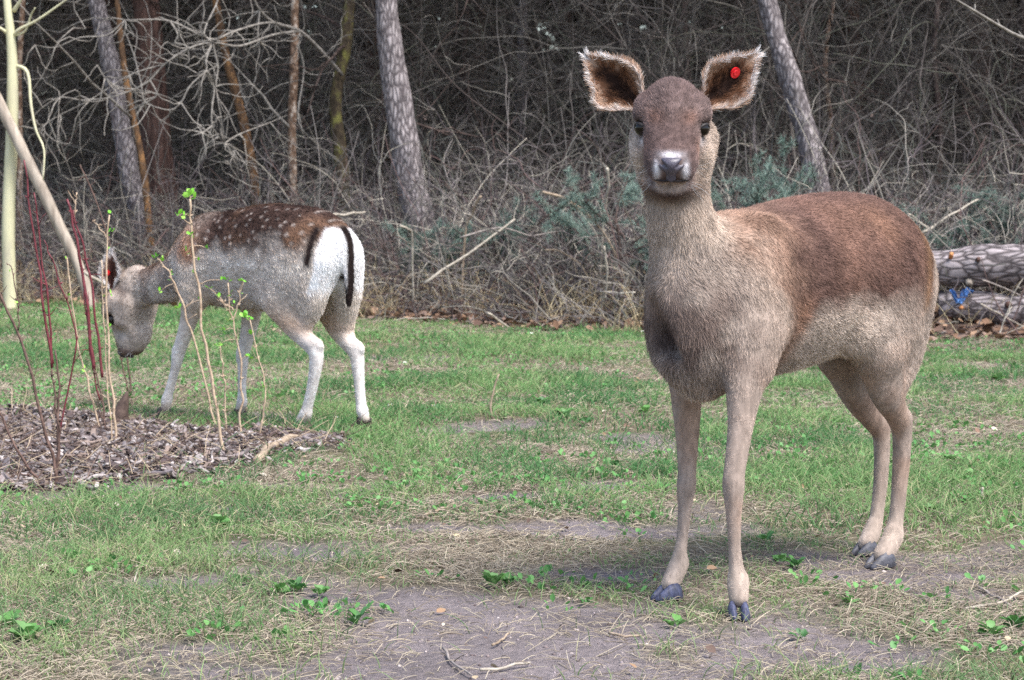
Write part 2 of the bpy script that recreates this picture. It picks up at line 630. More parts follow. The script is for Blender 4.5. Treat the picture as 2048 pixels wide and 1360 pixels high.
def build_deer(S):
    root = empty('deer', (*S['pos'], 0), math.atan2(S['head_dir'][1], S['head_dir'][0]))
    tag(root, S['label'], 'deer')
    H = S['head']
    tubes = []
    tp = np.array(S['torso'])
    tubes.append(Tube(np.c_[tp[:, 0], 0 * tp[:, 0], tp[:, 1]], tp[:, 2], tp[:, 3], k=.03, flow=np.array([-1, 0, -.38]), region='torso'))
    for pts, ra, rb, reg, flow, k in S['tubes']:
        tubes.append(Tube(pts, ra, rb, k=k, flow=flow, region=reg))
    tubes += head_tubes(H)
    for g in S.get('cuts', []): tubes.append(Tube(g[0], g[1], k=g[2], region='cut', sign=-1))
    allp = np.vstack([np.vstack([t.p - np.maximum(t.ra, t.rb)[:, None], t.p + np.maximum(t.ra, t.rb)[:, None]]) for t in tubes])
    lo, hi = allp.min(0) - .03, allp.max(0) + .03
    h = S['voxel']
    G, lo = field(tubes, lo, hi, h)
    V, F = surface_nets(G, lo, h)
    V = relax(V, F, 4)
    N = vnormals(V, F)
    pos = [t for t in tubes if t.sign > 0]
    Dm = np.stack([t.dist(V) for t in pos], 1)
    Wt = np.exp(-np.maximum(Dm - Dm.min(1)[:, None], 0) / 0.014)
    Wt /= Wt.sum(1)[:, None]
    flow = np.zeros_like(V)
    for i, t in enumerate(pos):
        fv = np.broadcast_to(t.flow, V.shape) if t.flow is not None else t.tangent(V)
        flow += Wt[:, i:i + 1] * fv
    reg = {r: Wt[:, [i for i, t in enumerate(pos) if t.region == r]].sum(1) for r in ('torso', 'neck', 'head', 'leg', 'thigh')}
    colf = S['color']
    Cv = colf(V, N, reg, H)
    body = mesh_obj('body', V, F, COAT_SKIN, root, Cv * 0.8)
    # coat
    hp = H.inv(V)
    eyeclear = np.ones(len(V))
    for sg in (1, -1):
        eyeclear *= (np.linalg.norm(hp - np.array([.044, .066 * sg, .000]), axis=1) > .0185)
    nosepad = (hp[:, 0] > .108) & (np.abs(hp[:, 1]) < .024 - .25 * np.maximum(-.045 - hp[:, 2], 0)) & (hp[:, 2] < -.022) & (hp[:, 2] > -.074)
    clear = eyeclear * np.where(nosepad, 0.0, 1)
    hw = sstep(.25, .75, reg['head'])
    for nm, cnt, dn, rad_, sd_ in (('coat', S['hairs'], (1 + .6 * reg['leg']) * clear * (1 - .97 * hw), S['hair_rad'], 5), ('face_fur', S['face_hairs'], hw * clear, S['hair_rad'] * .72, 6)):
        Pf, Nf, f, w = sample_quads(V, F, N, cnt, sd_, dn)
        gi = lambda A: sum(w[i] * (A[f[:, i]] if A.ndim == 2 else A[f[:, i]][:, None]) for i in range(4))
        rg = {r: gi(a)[:, 0] for r, a in reg.items()}
        fl = gi(flow)
        hpf = H.inv(Pf)
        face_len = .0080 * H.s * (1 - .50 * sstep(.04, .12, hpf[:, 0])) * (1 + .35 * sstep(.02, .05, hpf[:, 2]))
        ln = S['len'] * (rg['torso'] * 1.0 + rg['neck'] * 1.1 + rg['thigh'] * .9 + rg['leg'] * .28) * S.get('shag', lambda P: 1.0)(Pf) + rg['head'] * face_len
        lift = 0.20 + 0.06 * rg['neck'] - 0.04 * rg['leg'] + .06 * rg['head']
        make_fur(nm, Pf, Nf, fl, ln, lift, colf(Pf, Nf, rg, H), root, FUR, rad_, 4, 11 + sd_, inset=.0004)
    # eyes
    for sg in (1, -1):
        c = H.w((.042, .0572 * sg, .001))
        bm = MB()
        n1, n2 = 14, 20
        r_ = .0166 * H.s
        Vs = np.array([[r_ * math.sin(math.pi * (i + .0) / n1) * math.cos(2 * math.pi * j / n2), r_ * math.sin(math.pi * i / n1) * math.sin(2 * math.pi * j / n2), r_ * math.cos(math.pi * i / n1)] for i in range(n1 + 1) for j in range(n2)])
        Fs = [(i * n2 + j, (i + 1) * n2 + j, (i + 1) * n2 + (j + 1) % n2, i * n2 + (j + 1) % n2) for i in range(n1) for j in range(n2)]
        e = bm.add(Vs + c, Fs).obj('eye', EYE, root)
        # lids: rim of skin round the opening
        out = H.l * sg * .70 + H.m * .70 + H.u * .04
        out /= np.linalg.norm(out)
        ex = H.m - out * (H.m @ out); ex /= np.linalg.norm(ex)
        ez = np.cross(out, ex) * sg
        if ez @ H.u < 0: ez = -ez
        a = np.linspace(0, 2 * np.pi, 25)
        ring = c + (out * .0100)[None] * H.s + (ex[None] * np.cos(a)[:, None] * .0150 + ez[None] * np.sin(a)[:, None] * np.where(np.sin(a) > 0, .0105, .0105)[:, None]) * H.s - out[None] * ((np.cos(a) ** 2) * .003)[:, None] * H.s
        MB().tube(ring, (.0022 + .0016 * np.maximum(np.sin(a), 0)) * H.s, 6, cap=False).obj('eyelid', LID, e)
    # nose pad with nostrils
    nt = [Tube(H.w([(.140, -.012, -.037), (.145, 0, -.037), (.140, .012, -.037)]), .0145 * H.s, .0140 * H.s, side=H.u, k=.01),
          Tube(H.w([(.142, 0, -.046), (.139, 0, -.066)]), .0105 * H.s, .0095 * H.s, side=H.l, k=.012)]
    for sg in (1, -1):
        nt.append(Tube(H.w([(.157, .013 * sg, -.038), (.147, .0215 * sg, -.031)]), .0038 * H.s, .0046 * H.s, side=H.u, k=.005, sign=-1))
    ap = np.vstack([t.p for t in nt])
    Gn, ln_ = field(nt, ap.min(0) - .03, ap.max(0) + .03, .0017 * H.s)
    Vn, Fn = surface_nets(Gn, ln_, .0017 * H.s)
    mesh_obj('nose', relax(Vn, Fn, 2), Fn, NOSE, root)
    # mouth line
    pts = np.array([(.116, .0420, -.0745), (.133, .031, -.0730), (.1430, .015, -.0715), (.1452, 0, -.0700), (.1430, -.015, -.0715), (.133, -.031, -.0730), (.116, -.0420, -.0745)]) * [1, 1, (H.jaw + 1) / 2]
    MB().tube(H.w(pts), np.array([.0006, .0016, .0021, .0022, .0021, .0016, .0006]) * H.s, 5, 4).obj('mouth', MOUTH, root)
    # whiskers
    rw = np.random.default_rng(12)
    wp, wd = [], []
    for sg in (1, -1):
        for k in range(11):
            wp.append(H.w((.095 + .035 * rw.random(), (.036 + .006 * rw.random()) * sg, -.050 - .045 * rw.random())))
            wd.append(H.m * .25 + H.l * sg * (.7 + .3 * rw.random()) + H.u * rw.normal(-.25, .35))
    W_ = strands0(np.array(wp), np.array(wd), .025 + .03 * rw.random(len(wp)), 5, .12, .1, rw)
    curves_obj('whiskers', W_, np.linspace(.00022, .00008, 5)[None] * H.s, FUR, root, np.full((len(wp), 5, 3), .45))
    # ears
    for ei, E_ in enumerate(S['ears']):
        Ve, Fe, par, inner = ear_mesh(E_['L'], E_['W'], E_['cup'], notch=E_.get('notch'))
        a = np.array(E_['axis'], float); a /= np.linalg.norm(a)
        nn = np.array(E_['open'], float); nn = nn - a * (nn @ a); nn /= np.linalg.norm(nn)
        b = np.cross(nn, a)
        M = np.stack([a, b, nn])
        base = np.array(E_['base'])
        Ce = E_['color'](par[:, 0], par[:, 1], inner)
        Vw = Ve @ M + base
        eo = mesh_obj('ear', Vw, Fe, COAT_SKIN, root, Ce * .5)
        Ne = vnormals(Vw, Fe)
        nh = S['ear_hairs']
        Pe, Me, fe, we = sample_quads(Vw, Fe, Ne, nh, 31 + ei)
        ge = lambda A: sum(we[i][:, 0] * A[fe[:, i]] for i in range(4))
        pt, pu, pi_ = ge(par[:, 0]), ge(par[:, 1]), ge(inner)
        fl_ = a[None] * (0.75 + 0.0 * pt)[:, None] + b[None] * (np.sign(pu) * (0.35 + .6 * np.abs(pu)))[:, None]
        edge = sstep(.72, 1.0, np.maximum(np.abs(pu), sstep(.6, 1, pt)))
        le = np.where(pi_ > .5, .013 + .006 * edge, .008 + .006 * edge) * H.s
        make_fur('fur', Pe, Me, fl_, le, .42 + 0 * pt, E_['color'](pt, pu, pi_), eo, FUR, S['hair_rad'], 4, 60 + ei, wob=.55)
        if E_.get('tag'):
            tt, uu = E_['tag']
            cpos = base + a * E_['L'] * tt + b * E_['W'] * uu + nn * (E_['tag_h'])
            tb = MB()
            for (r0, z0, r1, z1) in ((.0115, 0, .0115, .003), (.006, .003, .0055, .0045)):
                an = np.linspace(0, 2 * np.pi, 20, endpoint=False)
                tn = nn * .75 + b * E_.get('tag_tilt', -.6); tn /= np.linalg.norm(tn)
                q1 = np.cross(tn, a); q1 /= np.linalg.norm(q1)
                q2 = np.cross(tn, q1)
                c0 = [cpos + tn * z0 + r0 * (q1 * math.cos(x) + q2 * math.sin(x)) for x in an]
                c1 = [cpos + tn * z1 + r1 * (q1 * math.cos(x) + q2 * math.sin(x)) for x in an]
                tb.add(np.array(c0 + c1), [(j, (j + 1) % 20, 20 + (j + 1) % 20, 20 + j) for j in range(20)] + [tuple(range(20, 40))])
            to = tb.obj('ear_tag', TAG_RED, root, smooth=False)
            to['label'] = 'round red plastic tag in the ear'
    # hooves
    for (pos_, dirv, pitch, size, mat) in S['hooves']:
        mb = hoof_mesh(size)
        Vh = np.vstack(mb.V)
        yaw = math.atan2(dirv[1], dirv[0])
        Mx = Matrix.Rotation(yaw, 3, 'Z') @ Matrix.Rotation(pitch, 3, 'Y')
        Vh = Vh @ np.array(Mx).T + np.array(pos_)
        mesh_obj('hoof', Vh, mb.F, mat, root)
    return root, (V, F, N, flow, reg)


def ear_color(dark, mid, light, white):
    def f(t, u, inner):
        t = np.asarray(t); u = np.asarray(u)
        P = np.stack([t * 6, u * 3, inner * 5], 1)
        n = vnoise(P, 3.0, 91)[:, None]
        e = np.maximum(np.abs(u), sstep(.55, 1.0, t) * .97)[:, None]
        core = dark + (mid - dark) * sstep(.10, .40, e + .35 * (n - .5))
        c = core + (light - core) * sstep(.42, .74, e + .40 * (n - .5))
        c = c + (white - c) * sstep(.82, .97, e + .10 * (n - .5)) * (0.45 + .55 * sstep(.3, .75, t))[:, None]
        outc = mid * .55 + (light - mid * .55) * sstep(.8, 1, e)
        return np.where(np.asarray(inner)[:, None] > .5, c, outc)
    return f


def front_color(P, N, reg, H):
    f, l, z = P[:, 0], P[:, 1], P[:, 2]
    n1 = fbm(P, 14, 3, 3)[:, None]
    n2 = fbm(P * [1, 1, 1], 5, 2, 8)[:, None]
    grey = lin(170, 155, 143); tan = lin(176, 153, 135); brown = lin(124, 96, 84); dark = lin(80, 63, 60); pale = lin(194, 178, 164); rust = lin(146, 112, 92); orange = lin(146, 114, 88)
    c = np.broadcast_to(grey, P.shape).copy()
    mix = lambda c, d, w: c + (d - c) * np.clip(w, 0, 1)[:, None]
    nn = n1[:, 0] - .5
    # saddle of red-brown over back and flanks, ending in a clear edge above the pale flank
    edge = np.interp(f, [-.5, -.36, -.25, -.12, -.06, .02, .14, .20, .26, .34], [.60, .60, .605, .600, .612, .605, .585, .560, .60, .69]) + .05 * (n2[:, 0] - .5)
    soft = .030 + .05 * sstep(-.10, -.26, f)
    sad = sstep(-1, 1, (z - edge + .06 * nn) / soft) * (1 - reg['head'])
    sad = sad * (1 - sstep(.28, .43, f - .1 * (z - .7) + .16 * nn + .08 * (n2[:, 0] - .5)))
    sadc = brown + (dark - brown) * np.clip(.5 * sstep(.42, .66, n2[:, 0]) + .5 * sstep(.79, .85, z), 0, 1)[:, None]
    sadc = sadc + (rust - sadc) * (.55 * sstep(.5, .75, 1 - n2[:, 0]) * (1 - sstep(.78, .84, z)))[:, None]
    sadc = sadc + (lin(156, 128, 110) - sadc) * (.75 * sstep(.10, .30, f + .2 * nn))[:, None]
    c = mix(c, tan, sstep(.18, .30, f) * (1 - sstep(.33, .42, f)) * .55 * (reg['torso'] + reg['thigh']))
    c = c * (1 - sad[:, None]) + sadc * sad[:, None]
    # rust behind the elbow, pale flank and haunch
    c = mix(c, rust, .65 * np.exp(-((f - .215 + .25 * (z - .55)) / .04) ** 2) * sstep(.44, .50, z) * (1 - sstep(.60, .66, z)))
    c = mix(c, pale, .6 * (1 - sad) * sstep(.20, .10, f) * sstep(-.30, -.20, f) * reg['torso'])
    c = mix(c, pale, .35 * np.exp(-((f + .30) / .06) ** 2 - ((z - .55) / .07) ** 2))
    # rump: orange band and light streak
    c = mix(c, orange, .8 * np.exp(-((f + .335 + .15 * (z - .66)) / .028) ** 2) * sstep(.56, .62, z) * (1 - sstep(.74, .80, z)))
    c = mix(c, pale, .8 * np.exp(-((f + .395 + .12 * (z - .66)) / .022) ** 2) * sstep(.54, .6, z) * (1 - sstep(.74, .79, z)))
    c = mix(c, dark, .55 * np.exp(-((f + .235) / .045) ** 2) * sstep(.62, .70, z) * (1 - sstep(.80, .84, z)))
    # neck and chest
    nk = reg['neck']
    c = mix(c, lin(180, 163, 147), nk * .55 * sstep(.40, .60, n1[:, 0]))
    c = mix(c, lin(104, 87, 80), .80 * sstep(.33, .40, f) * sstep(.72, .60, z) * sstep(.44, .52, z) * sstep(.38, .58, n1[:, 0] + .08))
    c = mix(c, lin(72, 58, 54), .85 * np.exp(-((z - .565 - .4 * (l + .02)) / .030) ** 2 - ((l + .025) / .045) ** 2) * sstep(.36, .41, f) * (1 - reg['head']))  # chest hollow: dark fur, with the hollow's shade painted into its colour
    # legs
    lg = reg['leg']
    c = mix(c, lin(166, 149, 137), lg * .9)
    c = mix(c, lin(150, 122, 104), lg * .55 * sstep(.42, .68, n1[:, 0]) * sstep(.1, .25, z))
    c = mix(c, lin(180, 164, 150), lg * .7 * sstep(.16, .06, z))
    # head
    hp = H.inv(P)
    hx, hy, hz = hp.T
    hd = reg['head']
    face = lin(118, 101, 97) * np.ones_like(P)
    face = mix(face, lin(94, 78, 75), sstep(.02, .06, hz) * .8 * sstep(.36, .6, n1[:, 0] + .1))
    face = mix(face, lin(150, 106, 84), .55 * np.exp(-((np.abs(hy) - .030) / .018) ** 2 - ((hz - .028) / .012) ** 2 - ((hx - .06) / .03) ** 2))
    side = sstep(.050, .076, np.abs(hy) + .012 * sstep(-.03, -.08, hz) + .016 * (n1[:, 0] - .5))
    face = mix(face, lin(188, 171, 156), side * sstep(.020, -.016, hz) * .9)
    face = mix(face, lin(150, 104, 78), .85 * np.exp(-((hx - .085) / .020) ** 2 - ((np.abs(hy) - .042) / .013) ** 2 - ((hz + .028) / .022) ** 2))
    face = mix(face, lin(196, 186, 182), .85 * np.exp(-((hx - .058) / .016) ** 2 - ((np.abs(hy) - .054) / .012) ** 2 - ((hz + .021) / .010) ** 2))
    face = mix(face, lin(64, 50, 47), .9 * np.exp(-((hx - .044) / .019) ** 2 - ((hz - .004) / .017) ** 2) * sstep(.036, .046, np.abs(hy)))
    face = mix(face, lin(98, 80, 76), sstep(.05, .10, hx) * .75 * sstep(-.082, -.06, hz) * sstep(.058, .040, np.abs(hy)))
    face = mix(face, lin(236, 232, 236), np.exp(-((hx - .134) / .018) ** 2 - ((hz + .0195) / .0050) ** 2 - (hy / .018) ** 2) * 1.2)
    face = mix(face, lin(236, 232, 236), np.exp(-((hx - .134) / .020) ** 2 - ((np.abs(hy) - .0275) / .0060) ** 2 - ((hz + .050) / .016) ** 2) * 1.5)
    face = mix(face, lin(176, 160, 152), sstep(.09, .12, hx) * sstep(-.076, -.084, hz) * sstep(-.112, -.100, hz) * .8)
    under = sstep(-.098, -.114, hz)
    face = mix(face, lin(74, 58, 54), under * sstep(.02, .05, hx) * .9)
    face = mix(face, lin(150, 112, 86), .6 * np.exp(-((hx - .05) / .03) ** 2 - ((np.abs(hy) - .042) / .015) ** 2 - ((hz + .105) / .02) ** 2))
    c = c * (1 - hd[:, None]) + face * (.72 + .56 * vnoise(P * [1, 1, .6], 170, 77))[:, None] * hd[:, None]
    up = np.clip(lg + nk, 0, 1)
    st = vnoise(P * [75, 210, 210], 1, 5) * (1 - up) + vnoise(P * [210, 210, 70], 1, 6) * up
    st2 = vnoise(P * [28, 70, 70], 1, 15) * (1 - up) + vnoise(P * [70, 70, 26], 1, 16) * up
    c = c * (.62 + .50 * st + .34 * st2)[:, None]
    return np.clip(c * (0.74 + .52 * n1), .008, .85)


def leg(pts, ra, rb=None):
    return (pts, ra, ra if rb is None else rb, 'leg', None, .022)


DOWN = np.array([-.25, 0, -1.0])
fd = np.array([-.6225, -.7826]); ld = np.array([.7826, -.6225])
def loc2(wx, wy):      # a world direction in the front deer's own frame
    return (wx * fd[0] + wy * fd[1], wx * ld[0] + wy * ld[1])

HF = Head((.470, -.002, .988), R(34.5), R(21), R(-1))
cdir = np.array([*loc2(-.07, -1.0), 0.0]); cdir /= np.linalg.norm(cdir)      # towards the photographer
cleft = np.array([-cdir[1], cdir[0], 0])
earcol = ear_color(lin(52, 36, 30), lin(120, 84, 62), lin(190, 160, 138), lin(238, 232, 230))
eb = HF.o
front_spec = dict(
    pos=(.613, 5.14), head_dir=(-.6225, -.7826), head=HF, voxel=.0045, hairs=360000, face_hairs=90000, len=.0115, hair_rad=.00038, ear_hairs=20000,
    label='tan doe with a brown saddle and red ear tag, standing and facing the viewer',
    torso=[(.39, .605, .098, .145), (.30, .622, .125, .178), (.16, .635, .142, .178), (.02, .650, .148, .182), (-.13, .667, .146, .177), (-.25, .680, .140, .160), (-.338, .684, .110, .132), (-.392, .672, .078, .10)],
    tubes=[
        ([(.31, 0, .63), (.388, -.004, .72), (.430, -.010, .80), (.440, -.008, .88), (.428, -.004, .95)], [.112, .084, .066, .061, .060], [.115, .082, .066, .064, .066], 'neck', np.array([-.45, 0, -1.0]), .035),
        ([(.375, 0, .64), (.405, .004, .55), (.375, .012, .475)], [.088, .088, .060], [.075, .072, .05], 'neck', np.array([.05, 0, -1.0]), .04),
        # shoulders
        ([(.22, .075, .73), (.31, .098, .60), (.345, .105, .50)], [.050, .056, .046], [.085, .085, .058], 'torso', DOWN, .05),
        ([(.20, -.075, .73), (.265, -.098, .60), (.275, -.100, .50)], [.050, .056, .046], [.085, .085, .058], 'torso', DOWN, .05),
        leg([(.335, .105, .57), (.372, .112, .47), (.400, .119, .38), (.428, .124, .295), (.433, .125, .265), (.435, .127, .225), (.436, .130, .15), (.431, .131, .098), (.427, .132, .070), (.430, .137, .040)],
            [.050, .036, .0250, .0215, .0222, .0172, .0122, .0145, .0205, .0200], [.064, .046, .0272, .0212, .0225, .0172, .0130, .0165, .0212, .0198]),
        leg([(.270, -.100, .57), (.275, -.098, .46), (.273, -.096, .34), (.275, -.095, .262), (.277, -.095, .232), (.281, -.095, .195), (.290, -.095, .130), (.300, -.095, .088), (.310, -.094, .062), (.342, -.090, .032)],
            [.050, .034, .0240, .0190, .0200, .0155, .0116, .0140, .0195, .0188], [.062, .044, .0264, .0196, .0210, .0158, .0124, .0160, .0205, .0188]),
        # hind quarters
        ([(-.31, .068, .70), (-.26, .086, .59), (-.195, .090, .49)], [.060, .058, .045], [.125, .112, .070], 'thigh', np.array([-.5, 0, -1.0]), .05),
        ([(-.34, -.068, .70), (-.35, -.086, .58), (-.33, -.088, .47)], [.060, .056, .045], [.115, .105, .072], 'thigh', np.array([-.5, 0, -1.0]), .05),
        ([(-.40, .062, .63), (-.345, .074, .50), (-.30, .078, .42)], [.046, .042, .026], [.05, .05, .036], 'thigh', np.array([-.1, 0, -1.0]), .05),
        ([(-.42, -.062, .63), (-.42, -.074, .50), (-.42, -.076, .42)], [.046, .042, .026], [.05, .05, .036], 'thigh', np.array([-.1, 0, -1.0]), .05),
        leg([(-.20, .090, .49), (-.245, .085, .41), (-.300, .076, .355), (-.338, .070, .318), (-.350, .066, .280), (-.354, .060, .20), (-.346, .056, .11), (-.333, .055, .075), (-.320, .054, .052), (-.290, .053, .028)],
            [.045, .034, .024, .0225, .0205, .0180, .0165, .0200, .0230, .0210], [.064, .050, .031, .027, .0240, .0195, .0175, .0210, .0240, .0210]),
        leg([(-.345, -.088, .47), (-.400, -.082, .385), (-.450, -.076, .325), (-.490, -.072, .288), (-.500, -.071, .250), (-.494, -.070, .17), (-.478, -.070, .09), (-.466, -.070, .065), (-.452, -.070, .046), (-.426, -.069, .026)],
            [.045, .034, .024, .0200, .0185, .0165, .0155, .0185, .0210, .0190], [.062, .048, .030, .0240, .0215, .0175, .0165, .0195, .0220, .0190]),
        leg([(-.322, .072, .345), (-.352, .069, .338), (-.372, .068, .330)], [.016, .016, .011]),
        leg([(-.472, -.074, .315), (-.500, -.072, .306), (-.517, -.071, .298)], [.015, .015, .010]),
        leg([(.412, .128, .075), (.404, .126, .062)], [.012, .006]), leg([(.290, -.098, .068), (.281, -.100, .056)], [.012, .006]),
        leg([(-.345, .056, .066), (-.356, .057, .054)], [.013, .006]),
        # tail, held down
        ([(-.455, -.005, .725), (-.482, -.008, .66), (-.482, -.010, .58), (-.475, -.010, .52)], [.024, .022, .018, .010], [.020, .018, .014, .008], 'thigh', np.array([-.1, 0, -1]), .02),
        # flank skin between belly and stifle
        ([(-.10, .092, .545), (-.19, .095, .52)], [.035, .035], [.05, .05], 'torso', np.array([-1, 0, -.4]), .05),
    ],
    cuts=[([(.480, -.055, .605), (.458, -.030, .560), (.448, .000, .535)], [.026, .034, .022], .04)],
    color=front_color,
    shag=lambda P: 1 + .5 * sstep(.36, .42, P[:, 0]) * sstep(.62, .5, P[:, 2]) * sstep(.38, .44, P[:, 2]),
    ears=[
        dict(base=eb + cleft * .058 + AXZ * .030 - cdir * .030, axis=cleft * .112 + AXZ * .108 - cdir * .035, open=cdir * 1.0 + cleft * .10 - AXZ * .10, L=.160, W=.047, cup=.028, color=earcol, tag=(.60, .10), tag_h=.010, tag_tilt=-.55),
        dict(base=eb - cleft * .060 + AXZ * .030 - cdir * .030, axis=-cleft * .115 + AXZ * .104 - cdir * .035, open=cdir * 1.0 - cleft * .16 - AXZ * .05, L=.160, W=.051, cup=.028, color=earcol, notch=(1, .60)),
    ],
    hooves=[((.440, .143, .002), loc2(-.02, -1), R(2), .92, HOOF_BLUE), ((.350, -.088, .002), loc2(-.85, -.5), R(2), .90, HOOF_BLUE),
            ((-.286, .053, .002), loc2(-.80, -.55), R(2), .98, HOOF_GREY), ((-.424, -.068, .002), loc2(-.75, -.6), R(2), .9, HOOF_GREY)],
)


def rear_color(P, N, reg, H):
    f, l, z = P[:, 0], P[:, 1], P[:, 2]
    n1 = fbm(P, 16, 3, 23)
    n2 = fbm(P, 6, 2, 28)
    mix = lambda c, d, w: c + (d - c) * np.clip(w, 0, 1)[:, None]
    nn = n1 - .5
    c = np.broadcast_to(lin(208, 196, 184), P.shape).copy()
    body = reg['torso'] + reg['thigh']
    # brown saddle, darkest along the spine
    edge = np.interp(f, [-.5, -.40, -.30, -.12, .05, .2, .3, .4], [.70, .70, .655, .630, .635, .62, .60, .62]) + .10 * (n2 - .5)
    sad = sstep(-.045, .045, z - edge + .09 * nn) * body
    sc_ = lin(118, 90, 72) * np.ones_like(P)
    sc_ = mix(sc_, lin(78, 60, 53), sstep(.34, .58, n2 + .9 * (z - edge) - .12 * sstep(.1, .3, f)))
    sc_ = mix(sc_, lin(150, 92, 52), .6 * sstep(.12, .30, f) * sstep(.5, .35, n2))
    c = c * (1 - sad[:, None]) + sc_ * sad[:, None]
    # rows of pale spots on both sides
    rs = np.random.default_rng(4)
    sp = np.zeros(len(P))
    for row, (dz0, r0, step) in enumerate(((.015, .0085, .052), (.048, .0085, .048), (.082, .0075, .050), (.112, .006, .045), (.134, .005, .04))):
        for sf in np.arange(-.36, .36, step):
            sf2 = sf + rs.normal(0, .008) + (.02 if row % 2 else 0)
            sz = np.interp(sf2, [-.5, -.40, -.30, -.12, .05, .2, .3, .4], [.66, .66, .645, .625, .63, .61, .59, .6]) + dz0 + rs.normal(0, .006)
            if rs.random() < .12: continue
            d2 = ((f - sf2) / 1.25) ** 2 + (z - sz) ** 2
            sp = np.maximum(sp, sstep(1.5, .4, np.sqrt(d2) / (r0 * (.5 + .45 * rs.random()))))
    c = mix(c, lin(220, 206, 194), sp * .58 * body * (.55 + .9 * (n1 - .2)))
    # pale line low on the flank, white belly and legs
    c = mix(c, lin(224, 214, 204), .75 * np.exp(-((z - .585 - .03 * (f < -.1)) / .016) ** 2) * sstep(-.14, -.10, f) * sstep(.12, .06, f) * body)
    c = mix(c, lin(206, 194, 180), .5 * np.exp(-((f + .03) / .1) ** 2 - ((z - .54) / .03) ** 2) * body)
    c = mix(c, lin(184, 170, 158), .5 * sstep(.36, .6, n1) * sstep(.56, .50, z) * body)
    lg = reg['leg']
    c = mix(c, lin(226, 218, 212), lg * sstep(.40, .27, z + .06 * nn))
    c = mix(c, lin(196, 150, 112), .75 * lg * np.exp(-((z - .39) / .05) ** 2) * (f < 0))
    c = mix(c, lin(196, 178, 160), .7 * lg * sstep(.33, .42, z))
    c = mix(c, lin(180, 160, 138), .6 * sstep(.07, .045, z))
    # rump mirror: white, edged black
    mz = sstep(.46, .53, z + .05 * nn) * sstep(.72, .70, z)
    back = f + .16 * (z - .62)
    wid = np.abs(l)
    inner = sstep(-.330, -.350, back + .42 * np.maximum(wid - .05, 0) - .25 * np.maximum(.56 - z, 0) + .012 * nn) * mz
    ring_ = np.exp(-((back + .312 + .42 * np.maximum(wid - .05, 0)) / .018) ** 2) * sstep(.56, .60, z) * sstep(.73, .70, z)
    c = mix(c, lin(44, 34, 32), ring_ * 1.2)
    c = mix(c, lin(242, 238, 236), inner * 1.1)
    tailm = sstep(-.378, -.393, f) * sstep(.022, .012, wid) * sstep(.38, .42, z)
    c = mix(c, lin(40, 31, 29), tailm * (1 - reg['leg']))
    # neck and head
    nk = reg['neck']
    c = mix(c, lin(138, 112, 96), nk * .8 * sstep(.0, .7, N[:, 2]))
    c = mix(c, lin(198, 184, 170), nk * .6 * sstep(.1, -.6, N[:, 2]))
    c = mix(c, lin(96, 74, 64), nk * .5 * sstep(.5, .68, n1))
    hp = H.inv(P)
    hx, hy, hz = hp.T
    hd = reg['head']
    face = lin(190, 175, 163) * np.ones_like(P)
    face = mix(face, lin(118, 96, 84), .8 * sstep(.01, .05, hz))
    face = mix(face, lin(196, 184, 174), .8 * sstep(-.02, -.06, hz) * sstep(-.06, .02, hx))
    face = mix(face, lin(204, 190, 178), .6 * np.exp(-((hx - .03) / .03) ** 2 - ((hz + .02) / .02) ** 2))
    face = mix(face, lin(112, 88, 80), sstep(.10, .125, hx) * .8)
    face = mix(face, lin(60, 46, 42), .8 * np.exp(-((hx - .03) / .018) ** 2 - ((hz - .004) / .014) ** 2) * sstep(.04, .05, np.abs(hy)))
    face = mix(face, lin(100, 78, 68), .7 * np.exp(-((hx + .06) / .02) ** 2) * sstep(-.08, -.02, hz) * sstep(.4, .6, n1 + .1))
    c = c * (1 - hd[:, None]) + face * hd[:, None]
    st = vnoise(P * [60, 150, 150], 1, 35)
    return np.clip(c * ((0.80 + .40 * n1) * (.74 + .52 * st))[:, None], .01, .88)


